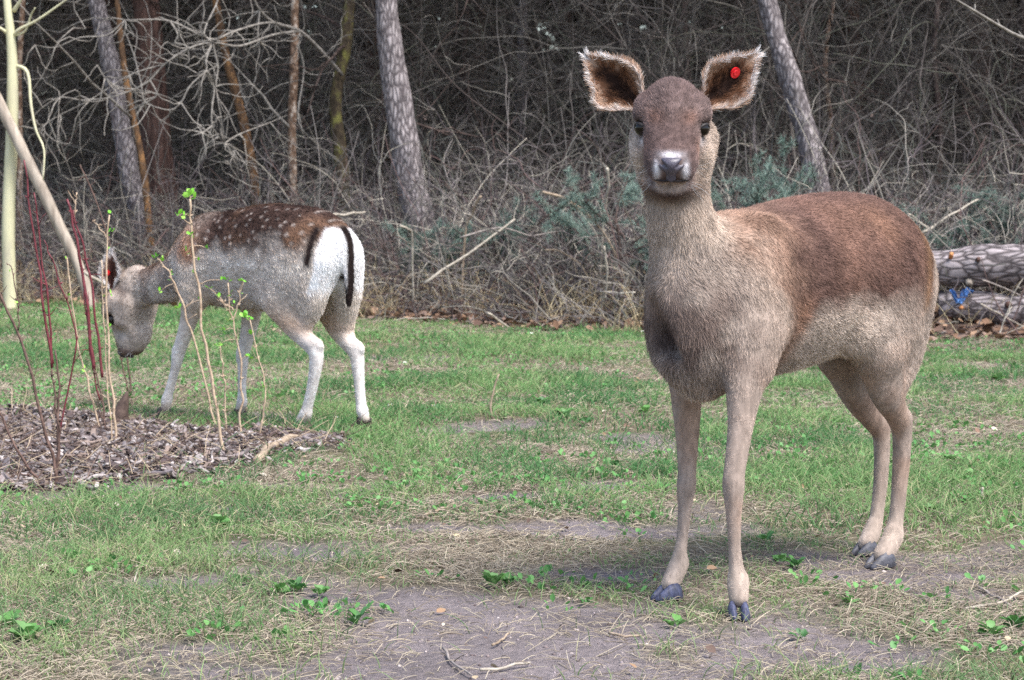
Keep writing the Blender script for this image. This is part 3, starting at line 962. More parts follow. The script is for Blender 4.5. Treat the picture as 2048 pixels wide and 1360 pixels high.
rd = np.array([-.742, .670])
HR = Head((.782, .0, .398), R(14), R(70), R(0), 1.20, .58)
earcol2 = ear_color(lin(70, 44, 40), lin(124, 90, 76), lin(214, 204, 198), lin(240, 236, 234))
rear_spec = dict(
    pos=(-.872, 8.47), head_dir=(-.742, .670), head=HR, voxel=.006, hairs=130000, face_hairs=18000, len=.014, hair_rad=.0007, ear_hairs=4000,
    label='spotted doe with a dark back and white rump, grazing behind the saplings',
    torso=[(.36, .560, .085, .125), (.27, .580, .108, .160), (.12, .592, .132, .178), (-.03, .600, .142, .188), (-.16, .614, .138, .170), (-.26, .624, .116, .150), (-.322, .622, .092, .122), (-.360, .604, .062, .092)],
    tubes=[
        ([(.28, 0, .62), (.40, 0, .56), (.53, 0, .505), (.64, 0, .480), (.725, 0, .462)], [.100, .080, .060, .052, .050], [.130, .105, .080, .068, .062], 'neck', np.array([-1, 0, -.5]), .05),
        ([(.24, .070, .66), (.28, .088, .54), (.29, .090, .45)], [.045, .050, .040], [.08, .08, .052], 'torso', DOWN, .05),
        ([(.20, -.070, .66), (.20, -.088, .54), (.17, -.085, .44)], [.045, .050, .040], [.08, .08, .052], 'torso', DOWN, .05),
        leg([(.285, .090, .48), (.310, .086, .40), (.350, .083, .32), (.385, .080, .255), (.395, .080, .225), (.420, .080, .160), (.448, .080, .095), (.458, .080, .070), (.466, .080, .040)],
            [.044, .033, .0255, .0230, .0200, .0155, .0165, .0200, .0165], [.056, .040, .028, .024, .021, .016, .017, .021, .017]),
        leg([(.175, -.086, .48), (.172, -.083, .40), (.195, -.081, .31), (.217, -.080, .245), (.220, -.080, .21), (.224, -.080, .14), (.226, -.080, .085), (.226, -.080, .062), (.240, -.080, .034)],
            [.044, .033, .026, .0225, .0190, .0150, .0160, .0195, .0180], [.056, .040, .028, .023, .020, .0155, .0165, .020, .018]),
        ([(-.28, .062, .63), (-.23, .080, .53), (-.17, .084, .44)], [.058, .056, .042], [.115, .105, .064], 'thigh', np.array([-.5, 0, -1.0]), .05),
        ([(-.29, -.062, .63), (-.27, -.080, .52), (-.25, -.084, .42)], [.058, .056, .042], [.115, .105, .064], 'thigh', np.array([-.5, 0, -1.0]), .05),
        ([(-.332, .055, .57), (-.315, .070, .46), (-.29, .076, .39)], [.044, .040, .025], [.05, .05, .034], 'thigh', np.array([-.1, 0, -1.0]), .05),
        ([(-.338, -.055, .57), (-.335, -.070, .46), (-.325, -.076, .38)], [.044, .040, .025], [.05, .05, .034], 'thigh', np.array([-.1, 0, -1.0]), .05),
        leg([(-.165, .086, .45), (-.225, .084, .385), (-.290, .081, .325), (-.334, .080, .290), (-.340, .080, .250), (-.322, .080, .17), (-.296, .080, .095), (-.286, .080, .066), (-.262, .080, .036)],
            [.044, .036, .027, .0250, .0220, .0180, .0175, .0215, .0205], [.062, .052, .034, .029, .025, .0195, .0185, .022, .0205]),
        leg([(-.235, -.086, .43), (-.290, -.083, .36), (-.330, -.081, .31), (-.370, -.080, .275), (-.380, -.080, .235), (-.388, -.080, .16), (-.396, -.080, .095), (-.402, -.080, .072), (-.412, -.080, .048)],
            [.044, .036, .027, .0240, .0210, .0175, .0175, .0210, .0175], [.062, .052, .033, .028, .024, .019, .0185, .0215, .018]),
        ([(-.372, 0, .675), (-.408, 0, .62), (-.422, 0, .54), (-.420, 0, .45)], [.020, .022, .019, .010], [.018, .016, .014, .008], 'thigh', np.array([-.1, 0, -1]), .015),
        leg([(-.315, .080, .318), (-.350, .080, .314), (-.366, .080, .304)], [.015, .013, .008]), leg([(-.350, -.080, .302), (-.386, -.080, .298), (-.402, -.080, .288)], [.015, .013, .008]),
        leg([(.398, .080, .255), (.402, .080, .230)], [.012, .010]), leg([(.230, -.080, .245), (.232, -.080, .222)], [.012, .010]),
        ([(-.09, .086, .49), (-.16, .090, .47)], [.034, .034], [.05, .05], 'torso', np.array([-1, 0, -.4]), .05),
    ],
    color=rear_color,
    ears=[
        dict(base=HR.w((-.045, .055, .035)), axis=(.04, -.02, 1.0), open=(-.55, .85, -.05), L=.150, W=.038, cup=.030, color=earcol2, tag=(.42, .35), tag_h=.004, tag_tilt=.3),
        dict(base=HR.w((-.045, -.050, .035)), axis=(-.55, -.65, .45), open=(.2, -1.0, -.4), L=.115, W=.028, cup=.030, color=earcol2),
    ],
    hooves=[((.468, .080, .004), (1, .05), R(38), 1.0, HOOF_MUD), ((.243, -.080, .002), (1, -.05), R(3), 1.0, HOOF_MUD),
            ((-.258, .080, .002), (1, .15), R(3), 1.05, HOOF_MUD), ((-.416, -.080, .022), (1, -.25), R(72), 1.0, HOOF_MUD)],
)

# ==== SECTION setting
FPX = 4773.0
PIT = math.atan(318 / FPX)


def at(px, py, Y):
    """the place at distance Y that shows at photograph pixel (px, py)"""
    u, v = (px - 1024) / FPX, (680 - py) / FPX
    d = np.array([u, math.cos(PIT) + v * math.sin(PIT), -math.sin(PIT) + v * math.cos(PIT)])
    return d * (Y / d[1]) + np.array([0, 0, CAM_H])


def on_ground(px, py):
    u, v = (px - 1024) / FPX, (680 - py) / FPX
    d = np.array([u, math.cos(PIT) + v * math.sin(PIT), -math.sin(PIT) + v * math.cos(PIT)])
    return d * (-CAM_H / d[2]) + np.array([0, 0, CAM_H])


def edge_y(x):
    return np.interp(x, [-8, -4, -3, -2.0, -.85, 0, .8, 2.6, 4, 8], [18.5, 17.3, 16.7, 16.2, 15.1, 14.3, 13.6, 13.0, 12.8, 12.5])


BED_PX = [(-260, 842), (0, 836), (150, 842), (250, 850), (330, 868), (430, 872), (560, 872), (660, 876), (700, 886), (680, 902), (600, 916), (500, 942), (380, 956), (250, 966), (120, 990), (0, 1002), (-260, 1014)]
BED_W = np.array([on_ground(*p)[:2] for p in BED_PX])
def bed_mask(x, y):
    x, y = np.ravel(x), np.ravel(y)
    ins = np.zeros(len(x), bool)
    d = np.full(len(x), 9e9)
    for (ax, ay), (bx, by) in zip(BED_W, np.roll(BED_W, -1, 0)):
        cr = ((ay > y) != (by > y)) & (x < (bx - ax) * (y - ay) / (by - ay + 1e-12) + ax)
        ins ^= cr
        t = np.clip(((x - ax) * (bx - ax) + (y - ay) * (by - ay)) / ((bx - ax) ** 2 + (by - ay) ** 2), 0, 1)
        d = np.minimum(d, np.hypot(x - ax - t * (bx - ax), y - ay - t * (by - ay)))
    sd = np.where(ins, d, -d) + .12 * (vnoise(P3(x, y), 5, 41) - .5)
    return sstep(-.05, .07, sd)


MUD = [(960, 1300, 520, 100), (560, 1108, 190, 26), (800, 1205, 240, 36), (1130, 1062, 290, 14), (1420, 1275, 260, 60), (1800, 1152, 220, 14), (1690, 1310, 170, 30), (300, 1165, 90, 14), (1180, 1150, 130, 18), (1250, 975, 120, 10), (1000, 1000, 90, 8)]
MUDW = []
for (px_, py_, rx_, ry_) in MUD:
    c_ = on_ground(px_, py_)
    t_ = on_ground(px_, py_ - ry_)[1] - c_[1]
    b_ = c_[1] - on_ground(px_, py_ + ry_)[1]
    MUDW.append((c_[0], c_[1], rx_ / FPX * c_[1], (t_ + b_) / 2))
def mud_mask(x, y):
    x, y = np.ravel(x), np.ravel(y)
    P = P3(x, y)
    n = fbm(P, 5.0, 5, 51) - .5
    m = np.zeros(len(x))
    for cx, cy, rx, ry in MUDW:
        r = np.sqrt(((x - cx) / rx) ** 2 + ((y - cy) / ry) ** 2)
        m = np.maximum(m, sstep(1.55, .70, r + 2.1 * n))
    m = np.maximum(m, .8 * sstep(.66, .76, fbm(P, 2.2, 3, 52)) * (y < 12))
    return m


def gz(x, y):
    shp = np.shape(x)
    x, y = np.ravel(np.asarray(x, float)), np.ravel(np.asarray(y, float))
    P = P3(x, y)
    z = .030 * (fbm(P, 1.1, 3, 61) - .5) + .010 * (fbm(P, 9, 2, 62) - .5)
    flat = np.ones(len(x))
    for cx, cy in ((.46, 4.75), (.33, 4.95), (.80, 5.32), (.84, 5.49), (-1.26, 8.66), (-.98, 8.56), (-.73, 8.14), (-.50, 8.32)):
        flat *= 1 - np.exp(-(((x - cx) ** 2 + (y - cy) ** 2) / .16 ** 2))
    z = z * flat
    d = y - edge_y(x)
    z = z + .10 * sstep(0, 1.2, d) + .035 * np.maximum(d - 1, 0) + .05 * sstep(-.5, 1.5, d) * (fbm(P, 2.2, 2, 63) - .5)
    z = z + .018 * bed_mask(x, y) * (.6 + .8 * vnoise(P, 5, 64))
    z = z - .008 * mud_mask(x, y) * flat
    return z.reshape(shp)


def spaced(a, b, lo, hi, fine, grow=1.18):
    s_ = list(np.arange(lo, hi + fine / 2, fine))
    st = fine
    while s_[-1] < b:
        st *= grow; s_.append(s_[-1] + st)
    st = fine
    pre = [s_[0]]
    while pre[-1] > a:
        st *= grow; pre.append(pre[-1] - st)
    return np.array(pre[:0:-1] + s_)


gx = spaced(-140, 140, -3.6, 3.8, .036)
gy = spaced(-60, 240, 3.4, 17.5, .036)
GX, GY = np.meshgrid(gx, gy, indexing='ij')
fx, fy = GX.ravel(), GY.ravel()
gzv = gz(fx, fy)
mudv, bedv = mud_mask(fx, fy), bed_mask(fx, fy)
dEdge = fy - edge_y(fx)
Pg = P3(fx, fy)
gn = fbm(Pg, 6, 3, 71)[:, None]
gcol = lin(128, 114, 96) * (.72 + .5 * gn)
green = sstep(.35, .65, fbm(Pg, 1.7, 3, 72))[:, None]
gcol = gcol + (lin(112, 122, 78) * .8 - gcol) * green * .5
mudc = lin(134, 124, 123) * (.62 + .76 * gn)
gcol = gcol + (mudc - gcol) * mudv[:, None]
lit = lin(112, 92, 80) * (.5 + gn)
gcol = gcol + (lit - gcol) * sstep(-.15, .35, dEdge + .5 * (gn[:, 0] - .5))[:, None]
gcol = gcol + (lin(92, 80, 76) * (.5 + gn) - gcol) * bedv[:, None]
ni, nj = GX.shape
ii = (np.arange(ni - 1)[:, None] * nj + np.arange(nj - 1)[None]).ravel()
GF = np.stack([ii, ii + nj, ii + nj + 1, ii + 1], 1)


def ground_material():
    m, nt, b = material('bare_soil')
    at_ = nt.nodes.new('ShaderNodeAttribute'); at_.attribute_name = 'col'
    tc = nt.nodes.new('ShaderNodeTexCoord')
    n1 = nt.nodes.new('ShaderNodeTexNoise'); n1.inputs['Scale'].default_value = 55; n1.inputs['Detail'].default_value = 6; n1.inputs['Roughness'].default_value = .7
    n2 = nt.nodes.new('ShaderNodeTexNoise'); n2.inputs['Scale'].default_value = 320; n2.inputs['Detail'].default_value = 3
    vo = nt.nodes.new('ShaderNodeTexVoronoi'); vo.inputs['Scale'].default_value = 95
    for n_ in (n1, n2, vo): nt.links.new(tc.outputs['Object'], n_.inputs['Vector'])
    mr = nt.nodes.new('ShaderNodeMapRange')
    mr.inputs[1].default_value = .3; mr.inputs[2].default_value = .7; mr.inputs[3].default_value = .68; mr.inputs[4].default_value = 1.28
    nt.links.new(n1.outputs['Fac'], mr.inputs[0])
    sc_ = nt.nodes.new('ShaderNodeVectorMath'); sc_.operation = 'SCALE'
    nt.links.new(at_.outputs['Color'], sc_.inputs[0]); nt.links.new(mr.outputs[0], sc_.inputs['Scale'])
    nt.links.new(sc_.outputs[0], b.inputs['Base Color'])
    ad = nt.nodes.new('ShaderNodeMath'); ad.operation = 'ADD'
    m2 = nt.nodes.new('ShaderNodeMath'); m2.operation = 'MULTIPLY'; m2.inputs[1].default_value = .35
    nt.links.new(n2.outputs['Fac'], m2.inputs[0])
    nt.links.new(n1.outputs['Fac'], ad.inputs[0]); nt.links.new(m2.outputs[0], ad.inputs[1])
    bp = nt.nodes.new('ShaderNodeBump'); bp.inputs['Strength'].default_value = 1.0; bp.inputs['Distance'].default_value = .02
    nt.links.new(ad.outputs[0], bp.inputs['Height']); nt.links.new(bp.outputs[0], b.inputs['Normal'])
    b.inputs['Roughness'].default_value = .8
    b.inputs['Specular IOR Level'].default_value = .25
    return m


ground = mesh_obj('ground', np.c_[fx, fy, gzv], GF, ground_material(), None, np.clip(gcol, .01, .8))
tag(ground, 'bare muddy soil under the clearing and the woodland floor', kind='structure')

# ==== SECTION grass
GRASS = mat_attr('grass_blades', .55, .25, trans=.25)
STRAW = mat_attr('dry_straw', .75, .15)


def scatter(n, ylo, yhi, seed, xpad=1.0):
    r = np.random.default_rng(seed)
    y = ylo + (yhi - ylo) * r.random(n)
    hw = y * .2145 + xpad
    x = (r.random(n) * 2 - 1) * hw
    keep = r.random(n) < hw / (yhi * .2145 + xpad)
    return x[keep], y[keep], r


def blades(x, y, r, L, rad, col, lean=.5, lay=0.0, k=4):
    n = len(x)
    a = r.random(n) * 2 * np.pi
    h = np.stack([np.cos(a), np.sin(a), np.zeros(n)], 1)
    up = np.array([0, 0, 1.0])
    t = np.linspace(0, 1, k)
    le = (lean * (.3 + 1.2 * r.random(n)))[:, None, None]
    base = np.c_[x, y, gz(x, y) - .004]
    P = base[:, None] + (h[:, None] * (le * (t ** 1.6)[None, :, None]) + up[None, None] * (t * (1 - lay) - .35 * le[:, :, 0] * t ** 2 * (1 - lay))[..., None]) * L[:, None, None]
    if lay:
        P = base[:, None] + h[:, None] * (L[:, None] * t)[..., None] + np.array([0, 0, 1.0]) * ((.003 + .010 * r.random(n))[:, None] * (.6 + .5 * np.sin(np.pi * t))[None] + (L * r.normal(.10, .16, n))[:, None].clip(-.004, None) * (t ** 1.5)[None] + .003)[..., None]
        side = np.stack([-h[:, 1], h[:, 0], 0 * h[:, 0]], 1)
        P = P + side[:, None] * (L * r.normal(0, .10, n))[:, None, None] * (t ** 2)[None, :, None]
    R_ = rad[:, None] * (1 - .8 * t ** 2)[None] if not lay else rad[:, None] * (1 - .5 * t ** 2)[None]
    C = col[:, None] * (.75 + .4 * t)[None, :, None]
    return P, R_, C


GP, GR_, GC = [], [], []
SP, SR, SC_ = [], [], []
for (ylo, yhi, ng, ns, rg_, seed) in ((3.7, 5.6, 100000, 78000, .00100, 101), (5.6, 8.2, 108000, 74000, .0013, 102), (8.2, 12.0, 115000, 60000, .0017, 103), (12.0, 17.6, 104000, 35000, .0023, 104)):
    x, y, r = scatter(ng, ylo, yhi, seed)
    P = P3(x, y)
    dens = sstep(.30, .60, fbm(P, 1.6, 3, 81)) * .75 + .35 * sstep(.35, .65, fbm(P, 7, 2, 82))
    dens = dens * (1 - .98 * mud_mask(x, y) ** .7) * (1 - .97 * bed_mask(x, y)) * sstep(.25, -.15, y - edge_y(x) + .6 * (vnoise(P, 3, 83) - .5))
    k_ = r.random(len(x)) < dens * np.interp(y, [4, 5.6, 6.4, 8], [.46, .52, .66, .78])
    x, y, P = x[k_], y[k_], P[k_]
    lush = sstep(.35, .62, fbm(P, 1.3, 3, 84))
    L = (.016 + .030 * r.random(len(x))) * (.70 + .95 * lush) * np.interp(y, [5, 7], [.9, 1.1])
    v = r.random(len(x))[:, None]
    col = lin(92, 136, 76) + (lin(130, 158, 102) - lin(92, 136, 76)) * v
    col = col + (lin(66, 116, 68) - col) * (.75 * sstep(.4, .7, vnoise(P, 2.6, 85)))[:, None]
    col = col + (lin(178, 170, 132) - col) * (np.interp(y, [5, 7], [.18, .02]) + (r.random(len(x)) < .16) * .65)[:, None]
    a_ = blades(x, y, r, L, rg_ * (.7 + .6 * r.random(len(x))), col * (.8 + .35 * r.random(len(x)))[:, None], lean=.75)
    GP.append(a_[0]); GR_.append(a_[1]); GC.append(a_[2])
    x, y, r = scatter(ns, ylo, yhi, seed + 50)
    P = P3(x, y)
    dens = .30 + .60 * sstep(.40, .65, fbm(P, 2.4, 3, 86))
    dens = dens * (1 - .78 * mud_mask(x, y)) * sstep(.6, .0, y - edge_y(x)) * (1 - .6 * bed_mask(x, y))
    k_ = r.random(len(x)) < dens
    x, y = x[k_], y[k_]
    L = .015 + .060 * r.random(len(x)) ** 1.8
    v = r.random(len(x))[:, None]
    col = (lin(186, 174, 152) + (lin(122, 110, 98) - lin(186, 174, 152)) * v ** .8)
    a_ = blades(x, y, r, L, rg_ * .78 * (.6 + .7 * r.random(len(x))), col, lay=1.0)
    SP.append(a_[0]); SR.append(a_[1]); SC_.append(a_[2])
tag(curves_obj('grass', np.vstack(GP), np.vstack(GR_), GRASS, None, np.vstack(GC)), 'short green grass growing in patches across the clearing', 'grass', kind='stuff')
tag(curves_obj('dry_grass', np.vstack(SP), np.vstack(SR), STRAW, None, np.vstack(SC_)), 'flattened dry straw lying between the green blades', 'straw', kind='stuff')

# crumbs of soil on the bare mud
x, y, r = scatter(34000, 3.9, 9.5, 171)
k_ = r.random(len(x)) < mud_mask(x, y) * .9 + .08
x, y = x[k_], y[k_]
n = len(x)
oc = np.array([(1, 0, 0), (0, 1, 0), (-1, 0, 0), (0, -1, 0), (0, 0, .8), (0, 0, -.5)])
of = np.array([(0, 1, 4), (1, 2, 4), (2, 3, 4), (3, 0, 4), (1, 0, 5), (2, 1, 5), (3, 2, 5), (0, 3, 5)])
sz = .0012 + .005 * r.random(n) ** 5
V = (np.c_[x, y, gz(x, y)][:, None] + oc[None] * sz[:, None, None] * (.6 + .8 * r.random((n, 6, 1)))).reshape(-1, 3)
c_ = np.repeat(palette0(n, [lin(150, 138, 138), lin(120, 108, 106), lin(96, 84, 82), lin(168, 156, 150)], r), 6, 0)
tag(mesh_obj('soil_crumbs', V, (np.arange(n)[:, None, None] * 6 + of[None]).reshape(-1, 3), STRAW, None, c_, smooth=False), 'crumbs of dry soil strewn over the bare mud', 'soil', kind='stuff')

# small broad leaves of clover and speedwell between the blades
LEAF = mat_attr('broad_leaves', .5, .35, trans=.25)
LEAFV = np.array([(0, 0, 0), (.35, .30, .06), (.75, .30, .10), (1, 0, .02), (.75, -.30, .10), (.35, -.30, .06), (.5, 0, .0)])
LEAFF = np.array([(0, 6, 1), (1, 6, 2), (2, 6, 3), (3, 6, 4), (4, 6, 5), (5, 6, 0)])
def leaf_mass(C, D_, S_, col, r):
    """many leaves: centres C, directions D_, sizes S_"""
    n = len(C)
    D_ = D_ / np.linalg.norm(D_, axis=1)[:, None]
    sd = np.cross(D_, [0, 0, 1.0]) + 1e-4
    sd /= np.linalg.norm(sd, axis=1)[:, None]
    ro = r.normal(0, .5, n)
    nn = np.cross(sd, D_)
    s2 = sd * np.cos(ro)[:, None] + nn * np.sin(ro)[:, None]
    n2 = np.cross(s2, D_)
    V = C[:, None] + S_[:, None, None] * (D_[:, None] * LEAFV[None, :, :1] + s2[:, None] * LEAFV[None, :, 1:2] + n2[:, None] * LEAFV[None, :, 2:])
    F = (np.arange(n)[:, None, None] * 7 + LEAFF[None]).reshape(-1, 3)
    return V.reshape(-1, 3), F, np.repeat(col, 7, 0)
r = np.random.default_rng(131)
cx_, cy_, cs_ = [], [], []
for (ylo, yhi, n) in ((4.0, 6.5, 620), (6.5, 10, 900), (10, 16.5, 1300)):
    x, y, _ = scatter(n, ylo, yhi, int(n + ylo))
    k_ = (r.random(len(x)) > mud_mask(x, y) * .93) & (bed_mask(x, y) < .25) & (y < edge_y(x) - .05) & (fbm(P3(x, y), 1.1, 2, 133) > .42)
    cx_ += list(x[k_]); cy_ += list(y[k_])
cx_, cy_ = np.array(cx_), np.array(cy_)
idx_ = np.repeat(np.arange(len(cx_)), 11)
off = r.normal(0, .026, (len(idx_), 2))
lx, ly = cx_[idx_] + off[:, 0], cy_[idx_] + off[:, 1]
C = np.c_[lx, ly, gz(lx, ly) + .006 + .018 * r.random(len(lx))]
D_ = np.c_[off + r.normal(0, .012, off.shape), .012 + .02 * r.random(len(lx))]
cc = lin(76, 132, 68) + (lin(112, 160, 90) - lin(76, 132, 68)) * r.random(len(lx))[:, None]
V, F, c_ = leaf_mass(C, D_, .009 + .012 * r.random(len(lx)), cc, r)
tag(mesh_obj('ground_cover', V, F, LEAF, None, c_, smooth=False), 'tiny bright green clover leaves sprinkled through the grass', 'clover', kind='stuff')

# dead leaf and bark bits on the lawn
x, y, r = scatter(2600, 4.0, 15.5, 191)
k_ = (y < edge_y(x)) & (r.random(len(x)) < .55)
x, y = x[k_], y[k_]
V, F, c_ = leaf_mass(np.c_[x, y, gz(x, y) + .006 + .008 * r.random(len(x))], np.c_[r.normal(0, 1, (len(x), 2)), r.normal(0, .25, len(x))], .010 + .022 * r.random(len(x)) ** 2, palette0(len(x), [lin(150, 122, 96), lin(116, 92, 78), lin(176, 158, 130), lin(92, 76, 68), lin(188, 178, 160)], r), r)
tag(mesh_obj('leaf_bits', V, F, STRAW, None, c_, smooth=False), 'brown crumbs of dead leaf and bark strewn over the lawn', 'leaf litter', kind='stuff')

# ==== SECTION woodland
def log_bark(name, stretch, scale, lo, hi, gap=.22, dist=.012):
    m, nt, b = material(name)
    tc = nt.nodes.new('ShaderNodeTexCoord')
    mp = nt.nodes.new('ShaderNodeMapping'); mp.inputs['Scale'].default_value = stretch
    vo = nt.nodes.new('ShaderNodeTexVoronoi'); vo.inputs['Scale'].default_value = scale; vo.feature = 'DISTANCE_TO_EDGE'
    nz = nt.nodes.new('ShaderNodeTexNoise'); nz.inputs['Scale'].default_value = 40; nz.inputs['Detail'].default_value = 6
    nt.links.new(tc.outputs['Object'], mp.inputs['Vector'])
    mx = nt.nodes.new('ShaderNodeVectorMath'); mx.operation = 'ADD'
    ns = nt.nodes.new('ShaderNodeTexNoise'); ns.inputs['Scale'].default_value = 14
    sv = nt.nodes.new('ShaderNodeVectorMath'); sv.operation = 'SCALE'; sv.inputs['Scale'].default_value = .05
    nt.links.new(mp.outputs[0], ns.inputs['Vector']); nt.links.new(ns.outputs['Color'], sv.inputs[0])
    nt.links.new(mp.outputs[0], mx.inputs[0]); nt.links.new(sv.outputs[0], mx.inputs[1])
    nt.links.new(mx.outputs[0], vo.inputs['Vector']); nt.links.new(mp.outputs[0], nz.inputs['Vector'])
    rp = nt.nodes.new('ShaderNodeValToRGB')
    e = rp.color_ramp.elements
    e[0].position, e[1].position = .0, gap
    e[0].color = (*lo, 1); e[1].color = (*hi, 1)
    nt.links.new(vo.outputs['Distance'], rp.inputs[0])
    mr = nt.nodes.new('ShaderNodeMapRange'); mr.inputs[1].default_value = .3; mr.inputs[2].default_value = .7; mr.inputs[3].default_value = .6; mr.inputs[4].default_value = 1.25
    nt.links.new(nz.outputs['Fac'], mr.inputs[0])
    s2 = nt.nodes.new('ShaderNodeVectorMath'); s2.operation = 'SCALE'
    nt.links.new(rp.outputs[0], s2.inputs[0]); nt.links.new(mr.outputs[0], s2.inputs['Scale'])
    nt.links.new(s2.outputs[0], b.inputs['Base Color'])
    bp = nt.nodes.new('ShaderNodeBump'); bp.inputs['Strength'].default_value = 1; bp.inputs['Distance'].default_value = dist
    nt.links.new(rp.outputs[0], bp.inputs['Height']); nt.links.new(bp.outputs[0], b.inputs['Normal'])
    b.inputs['Roughness'].default_value = .85
    return m


BARK_PINE = log_bark('grey_pine_bark', (1, 1, .30), 38, lin(70, 62, 63), lin(160, 151, 150), .30, .014)
BARK_DARK = mat_noise('dark_bark', lin(40, 33, 31), lin(104, 90, 84), 30, .9, .1, bump=1.0, stretch=(1, 1, .25), bump_dist=.02)
BARK_RED = mat_noise('reddish_bark', lin(46, 36, 34), lin(118, 92, 82), 30, .9, .1, bump=1.0, stretch=(1, 1, .2), bump_dist=.02)
BARK_ORANGE = mat_noise('flaking_orange_bark', lin(62, 50, 42), lin(158, 118, 78), 22, .85, .1, bump=.8, stretch=(1, 1, .5), c3=lin(104, 80, 60), bump_dist=.012)
BARK_SPECK = mat_noise('speckled_bark', lin(64, 52, 46), lin(196, 182, 168), 26, .85, .1, bump=.6, stretch=(1, 1, .7), c3=lin(120, 96, 78), bump_dist=.01)
BARK_MOSS = mat_noise('mossy_bark', lin(42, 38, 30), lin(112, 110, 62), 18, .9, .1, bump=.8, stretch=(1, 1, .5), c3=lin(74, 64, 52), bump_dist=.012)
BARK_PALE = mat_noise('pale_smooth_bark', lin(178, 172, 148), lin(214, 208, 178), 9, .7, .2, bump=.2, stretch=(1, 1, .3), c3=lin(200, 196, 160))
BARK_POLE = mat_noise('weathered_wood', lin(128, 116, 104), lin(188, 176, 160), 24, .75, .2, bump=.5, stretch=(1, 1, .12), c3=lin(164, 152, 138))
BRANCH_PALE = mat_noise('pale_grey_twig', lin(98, 93, 88), lin(162, 156, 147), 30, .8, .15)
TWIGS = mat_attr('bare_twigs', .85, .1)
NEEDLE = mat_attr('needles', .6, .2)


def crooked(p0, d0, L, n, kink, r, droop=0.0):
    """a kinked branch line"""
    p = [np.array(p0, float)]
    d = np.array(d0, float) / np.linalg.norm(d0)
    for i in range(n):
        d = d + r.normal(0, kink, 3) + np.array([0, 0, -droop])
        d /= np.linalg.norm(d)
        p.append(p[-1] + d * L / n)
    return np.array(p)


def add_tree(name, label, path, Y, widths, mat, top=8.5, group=None, branches=0, branch_mat=None, seed=0, sides=14, rough=.5, side_bias=0.0, bz=(1.0, 3.6)):
    r = np.random.default_rng(900 + seed)
    P = np.array([at(px, py, Y) for px, py in path])[::-1]            # from the foot up
    rad = np.array(widths[::-1], float) / FPX * Y / 2
    foot = P[0].copy()
    if P[0, 2] > gz(foot[0:1], foot[1:2])[0] - .05:                    # carry the trunk down to the soil
        d = P[0] - P[1]
        d = d / abs(d[2]) if abs(d[2]) > 1e-3 else np.array([0, 0, -1.0])
        g = gz(foot[0:1], foot[1:2])[0] - .12
        foot = P[0] + d * (P[0, 2] - g) * np.array([.6, .6, 1.0])
        P = np.vstack([foot, P]); rad = np.r_[rad[0] * 1.22, rad]
    d = P[-1] - P[-2]
    d = d / np.linalg.norm(d)
    n_up = 4
    for i in range(n_up):
        d = d + np.array([0, 0, .10]); d /= np.linalg.norm(d)
        P = np.vstack([P, P[-1] + d * max(.4, (top - P[-1, 2]) / (n_up - i))])
        rad = np.r_[rad, rad[-1] * .80]
    root = empty(name, foot)
    tag(root, label, 'tree', group)
    off = foot
    MB().tube(P - off, rad, sides, 7, rough=rough, seed=seed).obj('trunk', mat, root)
    # crown: bare limbs high above the picture
    cr = MB()
    for i in range(9):
        t = .62 + .38 * i / 9
        q = P[0] + (P[-1] - P[0]) * t
        j = min(len(P) - 1, int(t * (len(P) - 1)))
        q = P[j] + (P[min(j + 1, len(P) - 1)] - P[j]) * r.random()
        if q[2] < 3.2: q = P[-2] + (P[-1] - P[-2]) * r.random()
        a = r.random() * 6.28
        ln = 1.0 + 1.4 * r.random()
        br = crooked(q, (math.cos(a), math.sin(a), .5), ln, 5, .22, r)
        cr.tube(br - off, np.linspace(rad[-1] * .5, .004, 6), 5)
        for k in range(3):
            s_ = br[2 + k]
            cr.tube(crooked(s_, r.normal(0, 1, 3) + [0, 0, .3], ln * .5, 4, .25, r) - off, np.linspace(.008, .002, 5), 4)
    cr.obj('crown', branch_mat or mat, root)
    for i in range(branches):
        zz = bz[0] + (bz[1] - bz[0]) * r.random()
        j = int(np.argmin(np.abs(P[:, 2] - zz)))
        j = min(max(j, 0), len(P) - 2)
        tt = np.clip((zz - P[j, 2]) / (P[j + 1, 2] - P[j, 2] + 1e-6), 0, 1)
        q = P[j] + (P[j + 1] - P[j]) * tt
        a = r.random() * 6.28 if not side_bias else (math.pi * (side_bias < 0) + r.normal(0, .7))
        ln = .8 + 1.3 * r.random()
        m = MB()
        br = crooked(q, (math.cos(a), math.sin(a) * .7, .15 + .3 * r.normal()), ln, 7, .22, r, droop=.05)
        m.tube(br - off, np.linspace(.006 + .009 * r.random(), .002, 8), 5)
        for k in range(5):
            s_ = br[2 + k % 6]
            c2 = crooked(s_, (br[-1] - br[0]) + r.normal(0, .9, 3) * ln, ln * (.25 + .35 * r.random()), 6, .30, r, droop=.06)
            m.tube(c2 - off, np.linspace(.005, .0012, 7), 4)
        m.obj('branch', branch_mat or mat, root)
    return root


